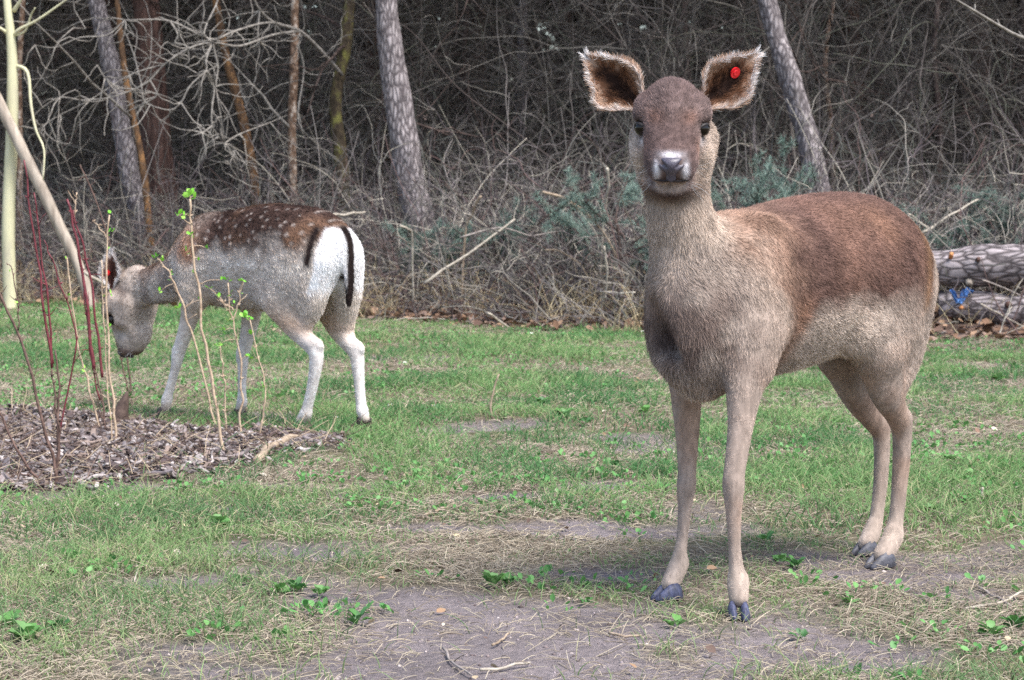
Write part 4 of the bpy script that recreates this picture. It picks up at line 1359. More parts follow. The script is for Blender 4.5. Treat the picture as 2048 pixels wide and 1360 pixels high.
add_tree('pine_tree', 'thick grey pine with plated bark, tallest trunk between the two deer', [(772, 0), (783, 110), (801, 240), (820, 360), (842, 470)], 16.8, [46, 50, 56, 60, 66], BARK_PINE, branches=3, branch_mat=BARK_DARK, seed=1, sides=20)
add_tree('pine_tree', 'leaning grey pine behind the red-tagged ear of the standing doe', [(1534, 0), (1560, 95), (1590, 190), (1613, 275), (1634, 370)], 16.6, [36, 40, 44, 46, 50], BARK_PINE, branches=3, branch_mat=BARK_DARK, seed=2, sides=18)
pale = add_tree('young_tree', 'slim cream-barked young tree with yellow lichen at the clearing edge', [(12, -20), (24, 110), (24, 260), (17, 440), (20, 612)], 16.4, [15, 20, 24, 26, 27], BARK_PALE, top=6.5, seed=3, rough=.12)
add_tree('leaning_pole', 'bare weathered trunk leaning against the cream-barked young tree', [(-60, 92), (0, 210), (52, 315), (106, 425), (162, 545)], 16.3, [23, 23, 23, 23, 22], BARK_POLE, top=5.2, seed=4, rough=.2)
add_tree('pine_tree', 'grey pine trunk behind the grazing doe, left of the reddish one', [(192, 0), (222, 130), (245, 260), (265, 370), (288, 460)], 18.7, [34, 36, 38, 40, 44], BARK_PINE, branches=4, branch_mat=BARK_DARK, seed=5)
add_tree('dark_tree', 'broad dark reddish trunk standing behind the thin twisted stem', [(292, 0), (303, 150), (314, 290), (330, 460)], 19.4, [54, 56, 58, 66], BARK_RED, branches=4, branch_mat=BARK_DARK, seed=6)
add_tree('young_tree', 'thin twisted brown stem in front of the broad reddish trunk', [(238, 40), (250, 150), (268, 240), (285, 330), (298, 450)], 17.8, [10, 12, 13, 14, 16], BARK_ORANGE, seed=7, branches=5, branch_mat=BRANCH_PALE, top=6, sides=9)
add_tree('mossy_tree', 'leaning tree with flaking orange bark above the back of the grazing doe', [(432, 0), (452, 110), (478, 210), (500, 310), (516, 430)], 19.0, [15, 17, 18, 19, 24], BARK_ORANGE, seed=8, branches=5, branch_mat=BRANCH_PALE, sides=10)
add_tree('speckled_tree', 'straight slender trunk with pale speckled bark and dark knots', [(590, -10), (588, 130), (584, 260), (586, 440)], 18.0, [16, 17, 18, 20], BARK_SPECK, seed=9, branches=5, branch_mat=BRANCH_PALE, sides=10)
crook = add_tree('mossy_tree', 'crooked mossy tree sending pale tangled limbs over the grazing doe', [(700, -10), (690, 90), (672, 200), (680, 310), (692, 440)], 18.2, [24, 26, 24, 28, 32], BARK_MOSS, seed=10, branches=6, branch_mat=BARK_DARK)
add_tree('slim_tree', 'pale grey slim trunk well back to the left of the upright ears', [(1046, -10), (1044, 130), (1040, 250), (1036, 420)], 24.0, [20, 21, 22, 24], BARK_PINE, seed=11, branches=5, branch_mat=BARK_DARK)
add_tree('dark_tree', 'dark thick trunk right behind the untagged ear of the standing doe', [(1120, -10), (1142, 110), (1160, 230), (1176, 440)], 25.0, [30, 32, 34, 38], BARK_DARK, seed=12, branches=4, branch_mat=BARK_DARK)
add_tree('slim_tree', 'thin dark stem rising above the forehead of the standing doe', [(1366, -10), (1372, 110), (1384, 240), (1392, 420)], 21.0, [13, 14, 14, 16], BARK_DARK, seed=13, branches=5, branch_mat=BARK_DARK, sides=9)
add_tree('dark_tree', 'dark straight trunk above the back of the standing doe, leftmost of a pair', [(1698, -10), (1706, 150), (1712, 280), (1718, 460)], 26.5, [36, 38, 40, 42], BARK_RED, seed=14, branches=4, branch_mat=BARK_DARK)
add_tree('dark_tree', 'narrower dark trunk close beside another one above the standing doe', [(1752, -10), (1756, 150), (1762, 280), (1770, 460)], 27.0, [26, 27, 28, 30], BARK_DARK, seed=15, branches=4, branch_mat=BARK_DARK)
add_tree('dark_tree', 'dark trunk rising out of the brush over the log pile', [(2050, -10), (2046, 150), (2044, 300), (2046, 470)], 21.5, [32, 33, 34, 36], BARK_DARK, seed=16, branches=5, branch_mat=BARK_DARK, side_bias=-1)
add_tree('speckled_tree', 'spindly speckled stem directly behind the cream-barked young tree', [(46, -10), (38, 150), (40, 300), (38, 500)], 18.6, [11, 12, 13, 15], BARK_SPECK, seed=17, branches=4, branch_mat=BRANCH_PALE, sides=9)
add_tree('slim_tree', 'slender grey stem halfway between the pale slim trunk and the thick pine', [(935, -10), (928, 140), (938, 280), (930, 440)], 22.0, [10, 11, 12, 13], BARK_DARK, seed=18, branches=6, branch_mat=BARK_DARK, sides=9)
add_tree('slim_tree', 'slender stem just right of the leaning pine', [(1668, -10), (1650, 120), (1662, 260), (1668, 420)], 20.0, [9, 10, 11, 12], BARK_SPECK, seed=19, branches=6, branch_mat=BARK_DARK, sides=9)
add_tree('slim_tree', 'slender dark stem among the brambles right of the trunk pair', [(1876, -10), (1868, 120), (1880, 260), (1872, 420)], 19.5, [12, 12, 13, 15], BARK_DARK, seed=20, branches=8, branch_mat=BARK_DARK, sides=9)

# limbs of the cream-barked young tree
foot = np.array(pale.location)
for pts, r0 in (([(26, 72), (40, 58), (75, 40), (125, 5), (160, -20)], 4), ([(28, 22), (40, 2), (55, -30)], 5), ([(26, 72), (50, 62), (62, 30), (70, 16)], 3), ([(14, 66), (0, 56), (-20, 48)], 4), ([(30, 130), (55, 145), (62, 210), (72, 260), (88, 300), (86, 360)], 4)):
    MB().tube(np.array([at(x, y, 16.4 - .05 * i) for i, (x, y) in enumerate(pts)]) - foot, np.linspace(r0, 1.2, len(pts)) / FPX * 16.4, 6, 4).obj('branch', BARK_PALE, pale)

# tangled pale limbs of the crooked mossy tree
foot = np.array(crook.location)
LIMBS = [([(684, 150), (650, 110), (600, 62), (550, 46), (520, 20), (500, -20)], 7, 3),
         ([(600, 62), (540, 45), (470, 62), (420, 78), (340, 42), (250, 40)], 4.5, 2),
         ([(600, 62), (545, 70), (480, 92), (425, 85), (380, 96), (330, 128), (300, 160), (270, 178), (215, 196), (160, 200)], 4.5, 1.8),
         ([(425, 85), (408, 70), (415, 45), (432, 10), (440, -20)], 3.6, 2),
         ([(425, 85), (412, 120), (412, 140), (380, 172), (362, 205), (340, 220), (300, 210), (288, 202)], 3.4, 1.5),
         ([(412, 140), (428, 175), (424, 215), (424, 250), (436, 272), (430, 278)], 3.6, 1.6),
         ([(424, 85), (436, 130), (432, 175), (442, 235), (450, 286)], 3.2, 1.6),
         ([(424, 252), (405, 265), (382, 272)], 2.6, 1.2),
         ([(520, 20), (516, 60), (518, 82), (532, 98), (540, 115)], 3, 1.4),
         ([(300, 160), (314, 190), (290, 200), (286, 212), (276, 214)], 2.6, 1.4),
         ([(340, 42), (356, 70), (350, 85), (372, 92), (378, 120), (368, 132)], 2.6, 1.3),
         ([(450, 286), (480, 268), (540, 245), (575, 230)], 2.6, 1.2),
         ([(450, 286), (470, 300), (460, 330), (478, 360), (486, 400)], 2.6, 1.2),
         ([(596, 90), (608, 140), (596, 225), (606, 262), (645, 300), (660, 345), (690, 380)], 3.2, 1.6),
         ([(270, 178), (240, 175), (210, 155), (195, 130)], 2.4, 1.2),
         ([(160, 200), (120, 195), (85, 215), (60, 240)], 2.2, 1.0),
         ([(250, 40), (215, 70), (160, 75), (110, 95), (70, 90)], 2.4, 1.2),
         ([(330, 128), (260, 150), (180, 200), (120, 230), (75, 258)], 2.4, 1.2)]
r = np.random.default_rng(333)
for i, (pts, a, b) in enumerate(LIMBS):
    m = MB()
    Yl = 18.1 - 1.4 * np.clip((690 - np.array([p[0] for p in pts])) / 250, 0, 1.15)
    A = np.array([at(x, y, yy) for (x, y), yy in zip(pts, Yl)])
    m.tube(A - foot, np.linspace(a, b, len(pts)) / FPX * 17 * .62, 6, 4)
    for j in range(len(pts) * 2):
        s_ = A[r.integers(0, len(A))]
        dd = r.normal(0, 1, 3) * [1, .5, .8] + [-.25, 0, -.35]
        ln = .15 + .35 * r.random()
        m.tube(crooked(s_, dd, ln, 6, .34, r, .05) - foot, np.linspace(.0045, .0016, 7), 4)
    m.obj('branch', BRANCH_PALE, crook)

# slender trunks deep in the wood
r = np.random.default_rng(77)
protos = []
for v in range(4):
    m = MB()
    h = 7.5
    q = crooked((0, 0, -.3), (r.normal(0, .05), 0, 1), h, 7, .035, r)
    m.tube(q, np.linspace(1, .55, 8), 9, 3, rough=.35, seed=50 + v)
    tm = m.data('trunk', (BARK_DARK, BARK_RED, BARK_PINE, BARK_DARK)[v])
    m = MB()
    for k in range(14):
        z0 = 1.2 + 5.5 * r.random()
        a = r.random() * 6.28
        br = crooked((0, 0, z0), (math.cos(a), math.sin(a), .1), 1.0 + r.random(), 6, .2, r, .04)
        m.tube(br, np.linspace(.014, .003, 7), 4)
    protos.append((tm, m.data('crown', BARK_DARK)))
n_deep = 0
for i in range(400):
    if n_deep >= 46: break
    Y = 23 + 19 * r.random() ** .9
    x = (r.random() * 2 - 1) * (Y * .225 + .8)
    tm, cm = protos[i % 4]
    root = empty('deep_wood_tree', (x, Y, float(gz(np.array([x]), np.array([Y]))[0])), r.random() * 6.28)
    tag(root, ('slender dark brown trunk', 'slender reddish trunk', 'slender grey trunk', 'slender crooked blackish trunk')[i % 4] + ' deep in the gloom of the wood', 'tree', ('dark brown', 'reddish', 'grey', 'blackish')[i % 4] + ' trunks deep in the wood')
    t_ = link(bpy.data.objects.new('trunk', tm), root)
    w_ = .07 + .10 * r.random()
    t_.scale = (w_, w_, 1.0)
    link(bpy.data.objects.new('crown', cm), root)
    n_deep += 1


# undergrowth: bare stems with side twigs
strands = strands0


def side_twigs(P, n, r, frac=(.25, .6), kink=.28, spread=.9, droop=.04):
    i = r.integers(0, len(P), n)
    k = P.shape[1]
    j = r.integers(1, k - 1, n)
    b = P[i, j]
    par = P[i, np.minimum(j + 1, k - 1)] - P[i, j - 1]
    par /= np.linalg.norm(par, axis=1)[:, None] + 1e-9
    L = np.linalg.norm(P[i, -1] - P[i, 0], axis=1) * (frac[0] + (frac[1] - frac[0]) * r.random(n)) + .03
    return strands(b, par + r.normal(0, spread, (n, 3)), L, k, kink, droop, r), i


palette = palette0


TW_GREY = [lin(108, 102, 98), lin(82, 77, 74), lin(130, 125, 117), lin(68, 63, 61), lin(98, 93, 87), lin(90, 91, 80)]
TW_DARK = [lin(88, 80, 76), lin(70, 63, 60), lin(104, 96, 90), lin(80, 75, 68)]
TW_BRUSH = [lin(140, 134, 124), lin(108, 101, 100), lin(90, 83, 84), lin(122, 116, 112), lin(74, 67, 68), lin(160, 153, 140), lin(100, 82, 78), lin(88, 90, 85)]
K = 7
def emit(name, label, cat, sets, seed):
    r = np.random.default_rng(seed)
    Ps, Rs, Cs = [], [], []
    for P, r0, r1, cols in sets:
        b0 = P[:, 0]
        P = P[~((b0[:, 0] > 1.9) & (b0[:, 1] < 13.85) & (b0[:, 2] < .7) & (r.random(len(P)) < .85))]      # kept clear of the log pile
        n = len(P)
        t = np.linspace(0, 1, P.shape[1])
        rad = (r0 * (.6 + .8 * r.random(n)))[:, None] * (1 - t)[None] + r1 * t[None]
        c = palette(n, cols, r, .7)
        Ps.append(P); Rs.append(rad); Cs.append(np.repeat(c[:, None], P.shape[1], 1))
    return tag(curves_obj(name, np.concatenate(Ps), np.concatenate(Rs), TWIGS, None, np.concatenate(Cs)), label, cat, kind='stuff')


def strip(n, r, d0, d1, xl=-4.8, xr=4.8):
    if xl == -4.8: xl, xr, n = -6.4, 5.8, int(n * 1.25)
    x = xl + (xr - xl) * r.random(n)
    y = edge_y(x) + d0 + (d1 - d0) * r.random(n)
    return x, y


r = np.random.default_rng(401)
x, y = strip(4200, r, -.05, 2.6)
hgt = sstep(-.2, 1.2, y - edge_y(x))
base = np.c_[x, y, gz(x, y) + .0 + .30 * r.random(len(x)) ** 2 * hgt]
d0 = np.c_[r.normal(0, .8, (len(x), 2)), .25 + .6 * r.random(len(x))]
S1 = strands(base, d0, (.22 + .65 * r.random(len(x))) * (.55 + .5 * hgt), K, .17, .10, r)
T1, _ = side_twigs(S1, 9000, r, (.2, .55))
T2, _ = side_twigs(T1, 7000, r, (.3, .7))
x, y = strip(1300, r, .5, 3.4)
d0 = np.c_[r.normal(0, .7, (len(x), 2)), .5 + .7 * r.random(len(x))]
S2 = strands(np.c_[x, y, gz(x, y)], d0, .6 + .9 * r.random(len(x)), K, .17, .14 * r.random(len(x)), r)
T3, _ = side_twigs(S2, 6500, r, (.15, .45))
T4, _ = side_twigs(T3, 8000, r, (.3, .8))
emit('brushwood', 'low tangle of cut twigs and brambles along the clearing edge', 'brushwood', [(S1, .0042, .0016, TW_BRUSH), (T1, .0024, .0010, TW_BRUSH), (T2, .0016, .0008, TW_BRUSH), (S2, .0048, .0016, TW_BRUSH), (T3, .0024, .0010, TW_BRUSH), (T4, .0016, .0008, TW_GREY)], 1)

x, y = strip(700, r, 4.0, 11.0, -7, 7)
base = np.c_[x, y, gz(x, y)]
d0 = np.c_[r.normal(0, .5, (len(x), 2)), np.ones(len(x))]
U1 = strands(base, d0, 1.0 + 3.0 * r.random(len(x)), K, .17, .16 * r.random(len(x)), r)
V1, _ = side_twigs(U1, 8000, r, (.15, .5), spread=.9, kink=.19)
V2, _ = side_twigs(V1, 22000, r, (.25, .8), spread=.85, kink=.21)
emit('thicket', 'dense grey thicket of bare shrubs filling the gaps between trunks', 'thicket', [(U1, .0078, .002, TW_DARK), (V1, .0034, .0011, TW_GREY), (V2, .0017, .0007, TW_GREY)], 2)

n = 2400
Yd = 19 + 15 * r.random(n)
xd = (r.random(n) * 2 - 1) * (Yd * .225 + .6)
zd = .9 + 4.4 * r.random(n)
d0 = np.c_[r.normal(0, 1, n), r.normal(0, .6, n), r.normal(0, .4, n)]
W1 = strands(np.c_[xd, Yd, zd], d0, .7 + 1.6 * r.random(n), K, .22, .08, r)
W2, _ = side_twigs(W1, 11000, r, (.2, .55), kink=.20)
W3, _ = side_twigs(W2, 22000, r, (.3, .8), kink=.22)
emit('dead_branches', 'dead lower branches criss-crossing between the trees', 'branches', [(W1, .006, .0018, TW_DARK), (W2, .0028, .0010, TW_GREY), (W3, .0017, .0007, TW_GREY)], 3)

# dry grass tussocks at the foot of the brush
n = 90
x, y = strip(n, r, -.25, .9)
n = len(x)
tx = np.repeat(x, 34) + r.normal(0, .06, n * 34)
ty = np.repeat(y, 34) + r.normal(0, .05, n * 34)
d0 = np.c_[r.normal(0, .45, (len(tx), 2)), np.ones(len(tx))]
Q = strands(np.c_[tx, ty, gz(tx, ty)], d0, .10 + .28 * r.random(len(tx)), K, .06, .22, r)
emit('tall_dry_grass', 'pale dry grass tufts bending along the foot of the brush', 'grass', [(Q, .0022, .0010, [lin(186, 172, 140), lin(164, 150, 122), lin(150, 132, 104)])], 4)

# leaf litter
n = 16000
x, y = strip(n, r, -.25, 5.0, -5, 5)
C = np.c_[x, y, gz(x, y) + .004 + .03 * r.random(n)]
V, F, c_ = leaf_mass(C, np.c_[r.normal(0, 1, (n, 2)), r.normal(0, .35, n)], .03 + .05 * r.random(n), palette(n, [lin(118, 92, 74), lin(142, 116, 94), lin(96, 76, 66), lin(128, 108, 96)], r), r)
tag(mesh_obj('leaf_litter', V, F, mat_attr('dead_leaves', .8, .15), None, c_, smooth=False), 'brown fallen leaves covering the woodland floor', 'leaf litter', kind='stuff')

# unseen canopy added to shade the wood, and dark growth far inside it
n = 36000
yy = 16.4 + 46 * r.random(n)
xx = (r.random(n) * 2 - 1) * 26
zz = 4.3 + 6.0 * r.random(n) + .05 * (yy - 16)
V, F, c_ = leaf_mass(np.c_[xx, yy, zz], r.normal(0, 1, (n, 3)) * [1, 1, .6], .35 + .45 * r.random(n), palette(n, [lin(58, 72, 56), lin(48, 60, 50), lin(66, 74, 52)], r), r)
tag(mesh_obj('shading_canopy', V, F, mat_attr('evergreen', .8, .1), None, c_, smooth=False), 'unseen dark green canopy added to shade the wood', 'canopy', kind='stuff')
n = 42000
yy = 36 + 14 * r.random(n)
xx = (r.random(n) * 2 - 1) * 22
zz = 7.5 * r.random(n)
V, F, c_ = leaf_mass(np.c_[xx, yy, zz + .6], r.normal(0, 1, (n, 3)) * [1, .6, .8], .26 + .40 * r.random(n), palette(n, [lin(44, 47, 42), lin(52, 48, 45), lin(38, 42, 38), lin(58, 52, 48)], r), r)
tag(mesh_obj('far_undergrowth', V, F, mat_attr('far_leaves', .85, .1), None, c_, smooth=False), 'gloomy evergreen growth closing off the far end of the wood', 'undergrowth', kind='stuff')

# fir boughs thrown on the brush
FIR = [lin(108, 130, 118), lin(92, 112, 102), lin(128, 146, 134), lin(118, 126, 116)]
spots = [(1232, 410, 14.3, .55, 'blue-green fir bough heaped beside the neck of the standing doe'), (1490, 392, 14.5, .62, 'largest blue-green fir bough above the shoulders of the standing doe'), (1590, 396, 14.7, .5, 'blue-green fir bough at the foot of the leaning pine'),
         (905, 470, 15.8, .34, 'small dull green fir bough sunk in the brush right of the thick pine'), (990, 455, 15.9, .36, 'dull green fir bough under the pale cut sticks'), 
         (1180, 455, 15.4, .38, 'green fir bough among the tan brambles left of the doe neck'), (1890, 478, 14.4, .45, 'fir bough on top of the log pile'), (1700, 415, 15.2, .50, 'fir bough hidden behind the highest point of the standing doe back'), (1985, 440, 15.0, .5, 'fir bough in the brambles behind the log pile')]
for i, (px, py, Y, L, lab) in enumerate(spots):
    r = np.random.default_rng(600 + i)
    p = at(px, py, Y)
    g = float(gz(p[0:1], p[1:2])[0])
    root = empty('fir_bough', (p[0], p[1], g))
    tag(root, lab, 'bough', 'fir boughs on the brush')
    st = MB()
    NP = []
    h = p[2] - g
    for b in range(7):
        a = r.random() * 6.28
        q = crooked((r.normal(0, .14), r.normal(0, .10), h * (.35 + .55 * r.random())), (math.cos(a), .5 * math.sin(a), .55 * r.random() + h), L * (.6 + .5 * r.random()), 8, .10, r, .07)
        st.tube(q, np.linspace(.006, .002, 9), 5)
        for s_ in range(8):
            b0 = q[2 + s_ % 6]
            dd = (q[-1] - q[0]) / L + r.normal(0, .6, 3)
            tw = crooked(b0, dd, L * .28, 5, .12, r, .06)
            st.tube(tw, np.linspace(.003, .001, 6), 4)
            m_ = 95
            u = r.random(m_) * 4.99
            i0 = u.astype(int)
            o = tw[i0] + (tw[i0 + 1] - tw[i0]) * (u - i0)[:, None]
            nd = r.normal(0, 1, (m_, 3)) + (tw[-1] - tw[0]) / (L * .28) * .9
            nd /= np.linalg.norm(nd, axis=1)[:, None]
            NP.append(np.stack([o, o + nd * .022, o + nd * .040], 1))
    st.tube([(0, 0, -.03), (.03, .02, h * .5), (0, 0, h * .9)], [.010, .009, .006], 6, 3)
    so = st.obj('stem', BARK_DARK, root)
    NP = np.concatenate(NP)
    cc = palette(len(NP), FIR, r, .5)
    curves_obj('needles', NP, np.array([[.0013, .0012, .0005]]), NEEDLE, root, np.repeat(cc[:, None], 3, 1))['kind'] = 'stuff'

# ==== SECTION logs
LOG = log_bark('plated_log_bark', (.32, 1, 1), 26, lin(58, 50, 50), lin(158, 148, 148))
CUT = mat_noise('fresh_cut_wood', lin(178, 112, 66), lin(206, 150, 100), 40, .7, .2)
RESIN = mat_noise('rusty_inner_bark', lin(120, 60, 40), lin(170, 92, 60), 30, .8, .2)
BLUE = mat_noise('blue_cloth', lin(58, 96, 158), lin(98, 140, 192), 14, .7, .2)
def make_log(label, a, b, r0, r1, seed, knots):
    A, B = np.array(a), np.array(b)
    root = empty('log', (A + B) / 2)
    tag(root, label, 'log', 'logs piled at the clearing edge')
    off = (A + B) / 2
    rr = np.random.default_rng(seed)
    pts = np.array([A + (B - A) * t + np.r_[0, rr.normal(0, .012), rr.normal(0, .012)] for t in np.linspace(0, 1, 7)])
    MB().tube(pts - off, np.linspace(r0, r1, 7) * (1 + .05 * rr.normal(0, 1, 7)), 28, 8, rough=.16, seed=seed).obj('bark', LOG, root)
    for (t, ang, kr, mt) in knots:
        q = A + (B - A) * t - off
        rad = r0 + (r1 - r0) * t
        n = np.array([0, -math.cos(ang), math.sin(ang)])
        MB().tube([q + n * rad * .8, q + n * (rad + .012), q + n * (rad + .022)], [kr * 1.25, kr * 1.1, kr], 10).obj('knot', mt, root)
    return root
LY = 13.75
pa, pb = at(1800, 534, LY), at(2300, 528, LY - .25)
make_log('upper log of the pile with plated grey bark and an orange knot', pa, pb, .108, .135, 31, [(.195, R(35), .011, CUT), (.30, R(20), .012, BARK_RED), (.27, R(-48), .018, BARK_POLE)])
qa, qb = at(1880, 614, LY - .05), at(2320, 612, LY - .30)
make_log('lower darker log under the upper one, half sunk in litter', qa, qb, .082, .095, 32, [(.30, R(10), .018, BARK_RED), (.085, R(0), .011, CUT)])
# crumpled blue scrap on the lower log
r = np.random.default_rng(9)
sb = MB()
c0 = at(1921, 594, LY - .16)
for (ox, oz, w, h, tl) in ((-.030, .006, .022, .075, -.5), (.022, .012, .026, .080, .55), (.036, .030, .060, .020, .1), (.010, -.004, .03, .06, .3)):
    nu, nv = 7, 9
    U, W_ = np.meshgrid(np.linspace(-.5, .5, nu), np.linspace(-.5, .5, nv), indexing='ij')
    X = U * w * math.cos(tl) + W_ * h * math.sin(tl) + ox
    Z = -U * w * math.sin(tl) + W_ * h * math.cos(tl) + oz
    Yc = .008 * np.sin(9 * U + 5 * W_) + .006 * r.normal(0, 1, U.shape)
    Va = np.stack([X, Yc, Z], -1).reshape(-1, 3)
    Vb = Va + [0, .003, 0]
    m_ = nu * nv
    Fq = [(i * nv + j, (i + 1) * nv + j, (i + 1) * nv + j + 1, i * nv + j + 1) for i in range(nu - 1) for j in range(nv - 1)]
    Fq += [tuple(m_ + q for q in f[::-1]) for f in Fq]
    sb.add(np.vstack([Va, Vb]), Fq)
so = sb.obj('blue_scrap', BLUE)
so.location = c0
so.scale = (1.12, 1.12, 1.12)
tag(so, 'crumpled bright blue scrap caught between the two logs', 'scrap')

# named sticks in the brush and on the grass: pixel line, distance (None: lying on the soil), radius in pixels
STK_TAN = mat_noise('tan_stick', lin(122, 106, 90), lin(176, 158, 136), 40, .75, .2, bump=.3)
STK_PALE = mat_noise('pale_stick', lin(142, 133, 120), lin(190, 181, 165), 40, .75, .2, bump=.3)
STK_GREY = mat_noise('grey_stick', lin(104, 96, 92), lin(166, 156, 148), 40, .8, .2, bump=.3)
STK_DARK = mat_noise('dark_stick', lin(52, 42, 38), lin(96, 80, 72), 40, .8, .2, bump=.3)
STICKS = [
    ([(1085, 384), (1135, 400), (1180, 432), (1215, 478), (1245, 545), (1262, 640)], 14.2, 4.0, STK_TAN, 'long tan branch arching down through the brush beside the doe neck'),
    ([(850, 566), (905, 528), (960, 492), (1030, 438)], 14.6, 4.2, STK_PALE, 'straight pale cut stick slanting up out of the brush'),
    ([(962, 392), (945, 425), (930, 468), (922, 640)], 14.9, 4.0, STK_TAN, 'short brown upright stick with a sawn pale top'),
    ([(1214, 336), (1216, 375), (1208, 440), (1196, 640)], 14.5, 4.5, STK_PALE, 'upright splintered stick with a bright torn top left of the doe cheek'),
    ([(1208, 492), (1214, 560), (1207, 600), (1196, 650)], 13.9, 3.2, STK_PALE, 'pale upright dead stalk just left of the doe chest'),
    ([(800, 452), (818, 460), (824, 480), (828, 620)], 14.8, 3.5, STK_PALE, 'small hooked stick with a pale broken end below the thick pine'),
    ([(920, 475), (1000, 455), (1060, 470), (1130, 462)], 14.7, 2.4, STK_GREY, 'thin grey branch lying level across the brush'),
    ([(975, 626), (1000, 642), (1024, 662)], 13.9, 3.6, STK_PALE, 'short pale stick sticking out at the edge of the grass'),
    ([(1842, 466), (1900, 432), (1958, 398)], 14.2, 4.0, STK_PALE, 'pale branch slanting up behind the rump of the standing doe'),
    ([(1816, 428), (1850, 450), (1902, 482)], 14.3, 3.4, STK_PALE, 'pale branch crossing another behind the rump of the standing doe'),
    ([(170, 545), (205, 565), (238, 582)], 15.8, 5.0, STK_PALE, 'white barkless stick behind the head of the grazing doe'),
    ([(1965, 560), (2005, 575), (2050, 596)], 13.2, 2.6, STK_GREY, 'knobbly twig poking across the face of the upper log'),
    ([(1962, 608), (2000, 628), (2055, 656)], 13.2, 2.6, STK_PALE, 'pale twig drooping in front of the lower log'),
    ([(1090, 500), (1120, 502), (1160, 530), (1190, 580)], 14.3, 2.6, STK_TAN, 'reddish bramble arching over the brush'),
    ([(660, 430), (700, 428), (730, 424)], 15.4, 4.0, STK_PALE, 'pale branch stub above the rump of the grazing doe'),
    ([(1270, 585), (1240, 586), (1200, 583)], 13.8, 3.0, STK_PALE, 'pale stick lying level left of the doe chest'),
    ([(512, 932), (545, 912), (575, 902), (612, 893)], None, 9.0, STK_TAN, 'thick tan branch piece lying at the edge of the mulch bed'),
    ([(1948, 1172), (1985, 1196), (2022, 1222)], None, 3.6, STK_GREY, 'grey stick lying on the grass, crossed by a pale one'),
    ([(1930, 1224), (1990, 1216), (2060, 1190)], None, 3.4, STK_PALE, 'pale stick lying across the end of a grey one'),
    ([(886, 1305), (905, 1330), (945, 1356)], None, 3.0, STK_GREY, 'bent grey twig lying on the bare mud'),
    ([(985, 838), (982, 800), (998, 748)], None, 2.6, STK_TAN, 'dry stalk standing alone in the open grass'),
    ([(1218, 1270), (1250, 1276), (1282, 1274)], None, 3.0, STK_TAN, 'short tan twig on the mud below the forelegs'),
    ([(850, 1038), (880, 1030), (908, 1018)], None, 3.4, STK_TAN, 'tan twig lying in thin grass at the upper rim of the mud'),
    ([(960, 1345), (1010, 1340), (1060, 1332)], None, 3.4, STK_PALE, 'long pale straw-like stick at the lower rim of the mud'),
    ([(985, 1296), (1002, 1286), (1018, 1274)], None, 3.0, STK_TAN, 'tiny tan twig lying alone on the open mud'),
    ([(1970, 1015), (1964, 990), (1966, 975)], None, 4.0, STK_PALE, 'pale wood splinter standing in the grass beyond the hind hooves'),
    ([(860, 1130), (880, 1140), (905, 1152)], None, 2.4, STK_TAN, 'thin straw-coloured twig above the bare mud'),
    ([(270, 1130), (275, 1150), (268, 1168)], None, 2.6, STK_PALE, 'short pale twig in the grass below the mulch bed'),
]
for i, (pts, Y, rp_, mt, lab) in enumerate(STICKS):
    rr = np.random.default_rng(700 + i)
    standing = 'standing' in lab
    if Y is None and not standing:
        A = np.array([on_ground(*p) for p in pts])
        A[:, 2] = gz(A[:, 0], A[:, 1]) + rp_ / FPX * A[:, 1] * .7 + .006
    else:
        yy = Y if Y else on_ground(*pts[0])[1]
        A = np.array([at(px, py, yy + .25 * (k / len(pts) if Y else 0)) for k, (px, py) in enumerate(pts)])
    A = catmull(A, 3) + 0
    w = rp_ * (.72 if Y else 1.0) / FPX * A[:, 1]
    A[1:-1] += rr.normal(0, .35, A[1:-1].shape) * w[1:-1, None]
    b0 = A[np.argmin(A[:, 2])].copy()
    m = MB()
    m.tube(A - b0, w * np.linspace(1.0, .7, len(A)), 8, 2, rough=.25, seed=i)
    o = m.obj('stick', mt)
    o.location = b0
    tag(o, lab, 'stick')

# overhanging branch: its tree stands just outside the picture
r = np.random.default_rng(55)
ov = empty('slender_tree', (3.6, 11.4, 0))
tag(ov, 'slender tree whose pale bare twig hangs into the upper right corner', 'tree')
MB().tube([(0, 0, -.1), (.03, .02, 1.5), (-.02, .05, 3.0), (.05, 0, 5.0)], [.06, .05, .04, .02], 10, 5, rough=.2).obj('trunk', BARK_DARK, ov)
o3 = np.array([3.6, 11.4, 0])
tip = np.array([at(px, py, Y) for px, py, Y in ((2160, 110, 10.9), (2048, 76, 10.6), (2000, 52, 10.5), (1950, 22, 10.4), (1905, -5, 10.3))])
mb_ = MB().tube(np.vstack([[(3.62, 11.42, 1.4)], tip]) - o3, [.012, .0085, .0068, .006, .005, .003], 7, 5, rough=.15)
for k in range(5):
    mb_.tube(np.array([tip[1 + k % 4], tip[1 + k % 4] + [.012 * (k - 2), 0, .03]]) - o3, [.004, .002], 5)
mb_.obj('branch', BRANCH_PALE, ov)

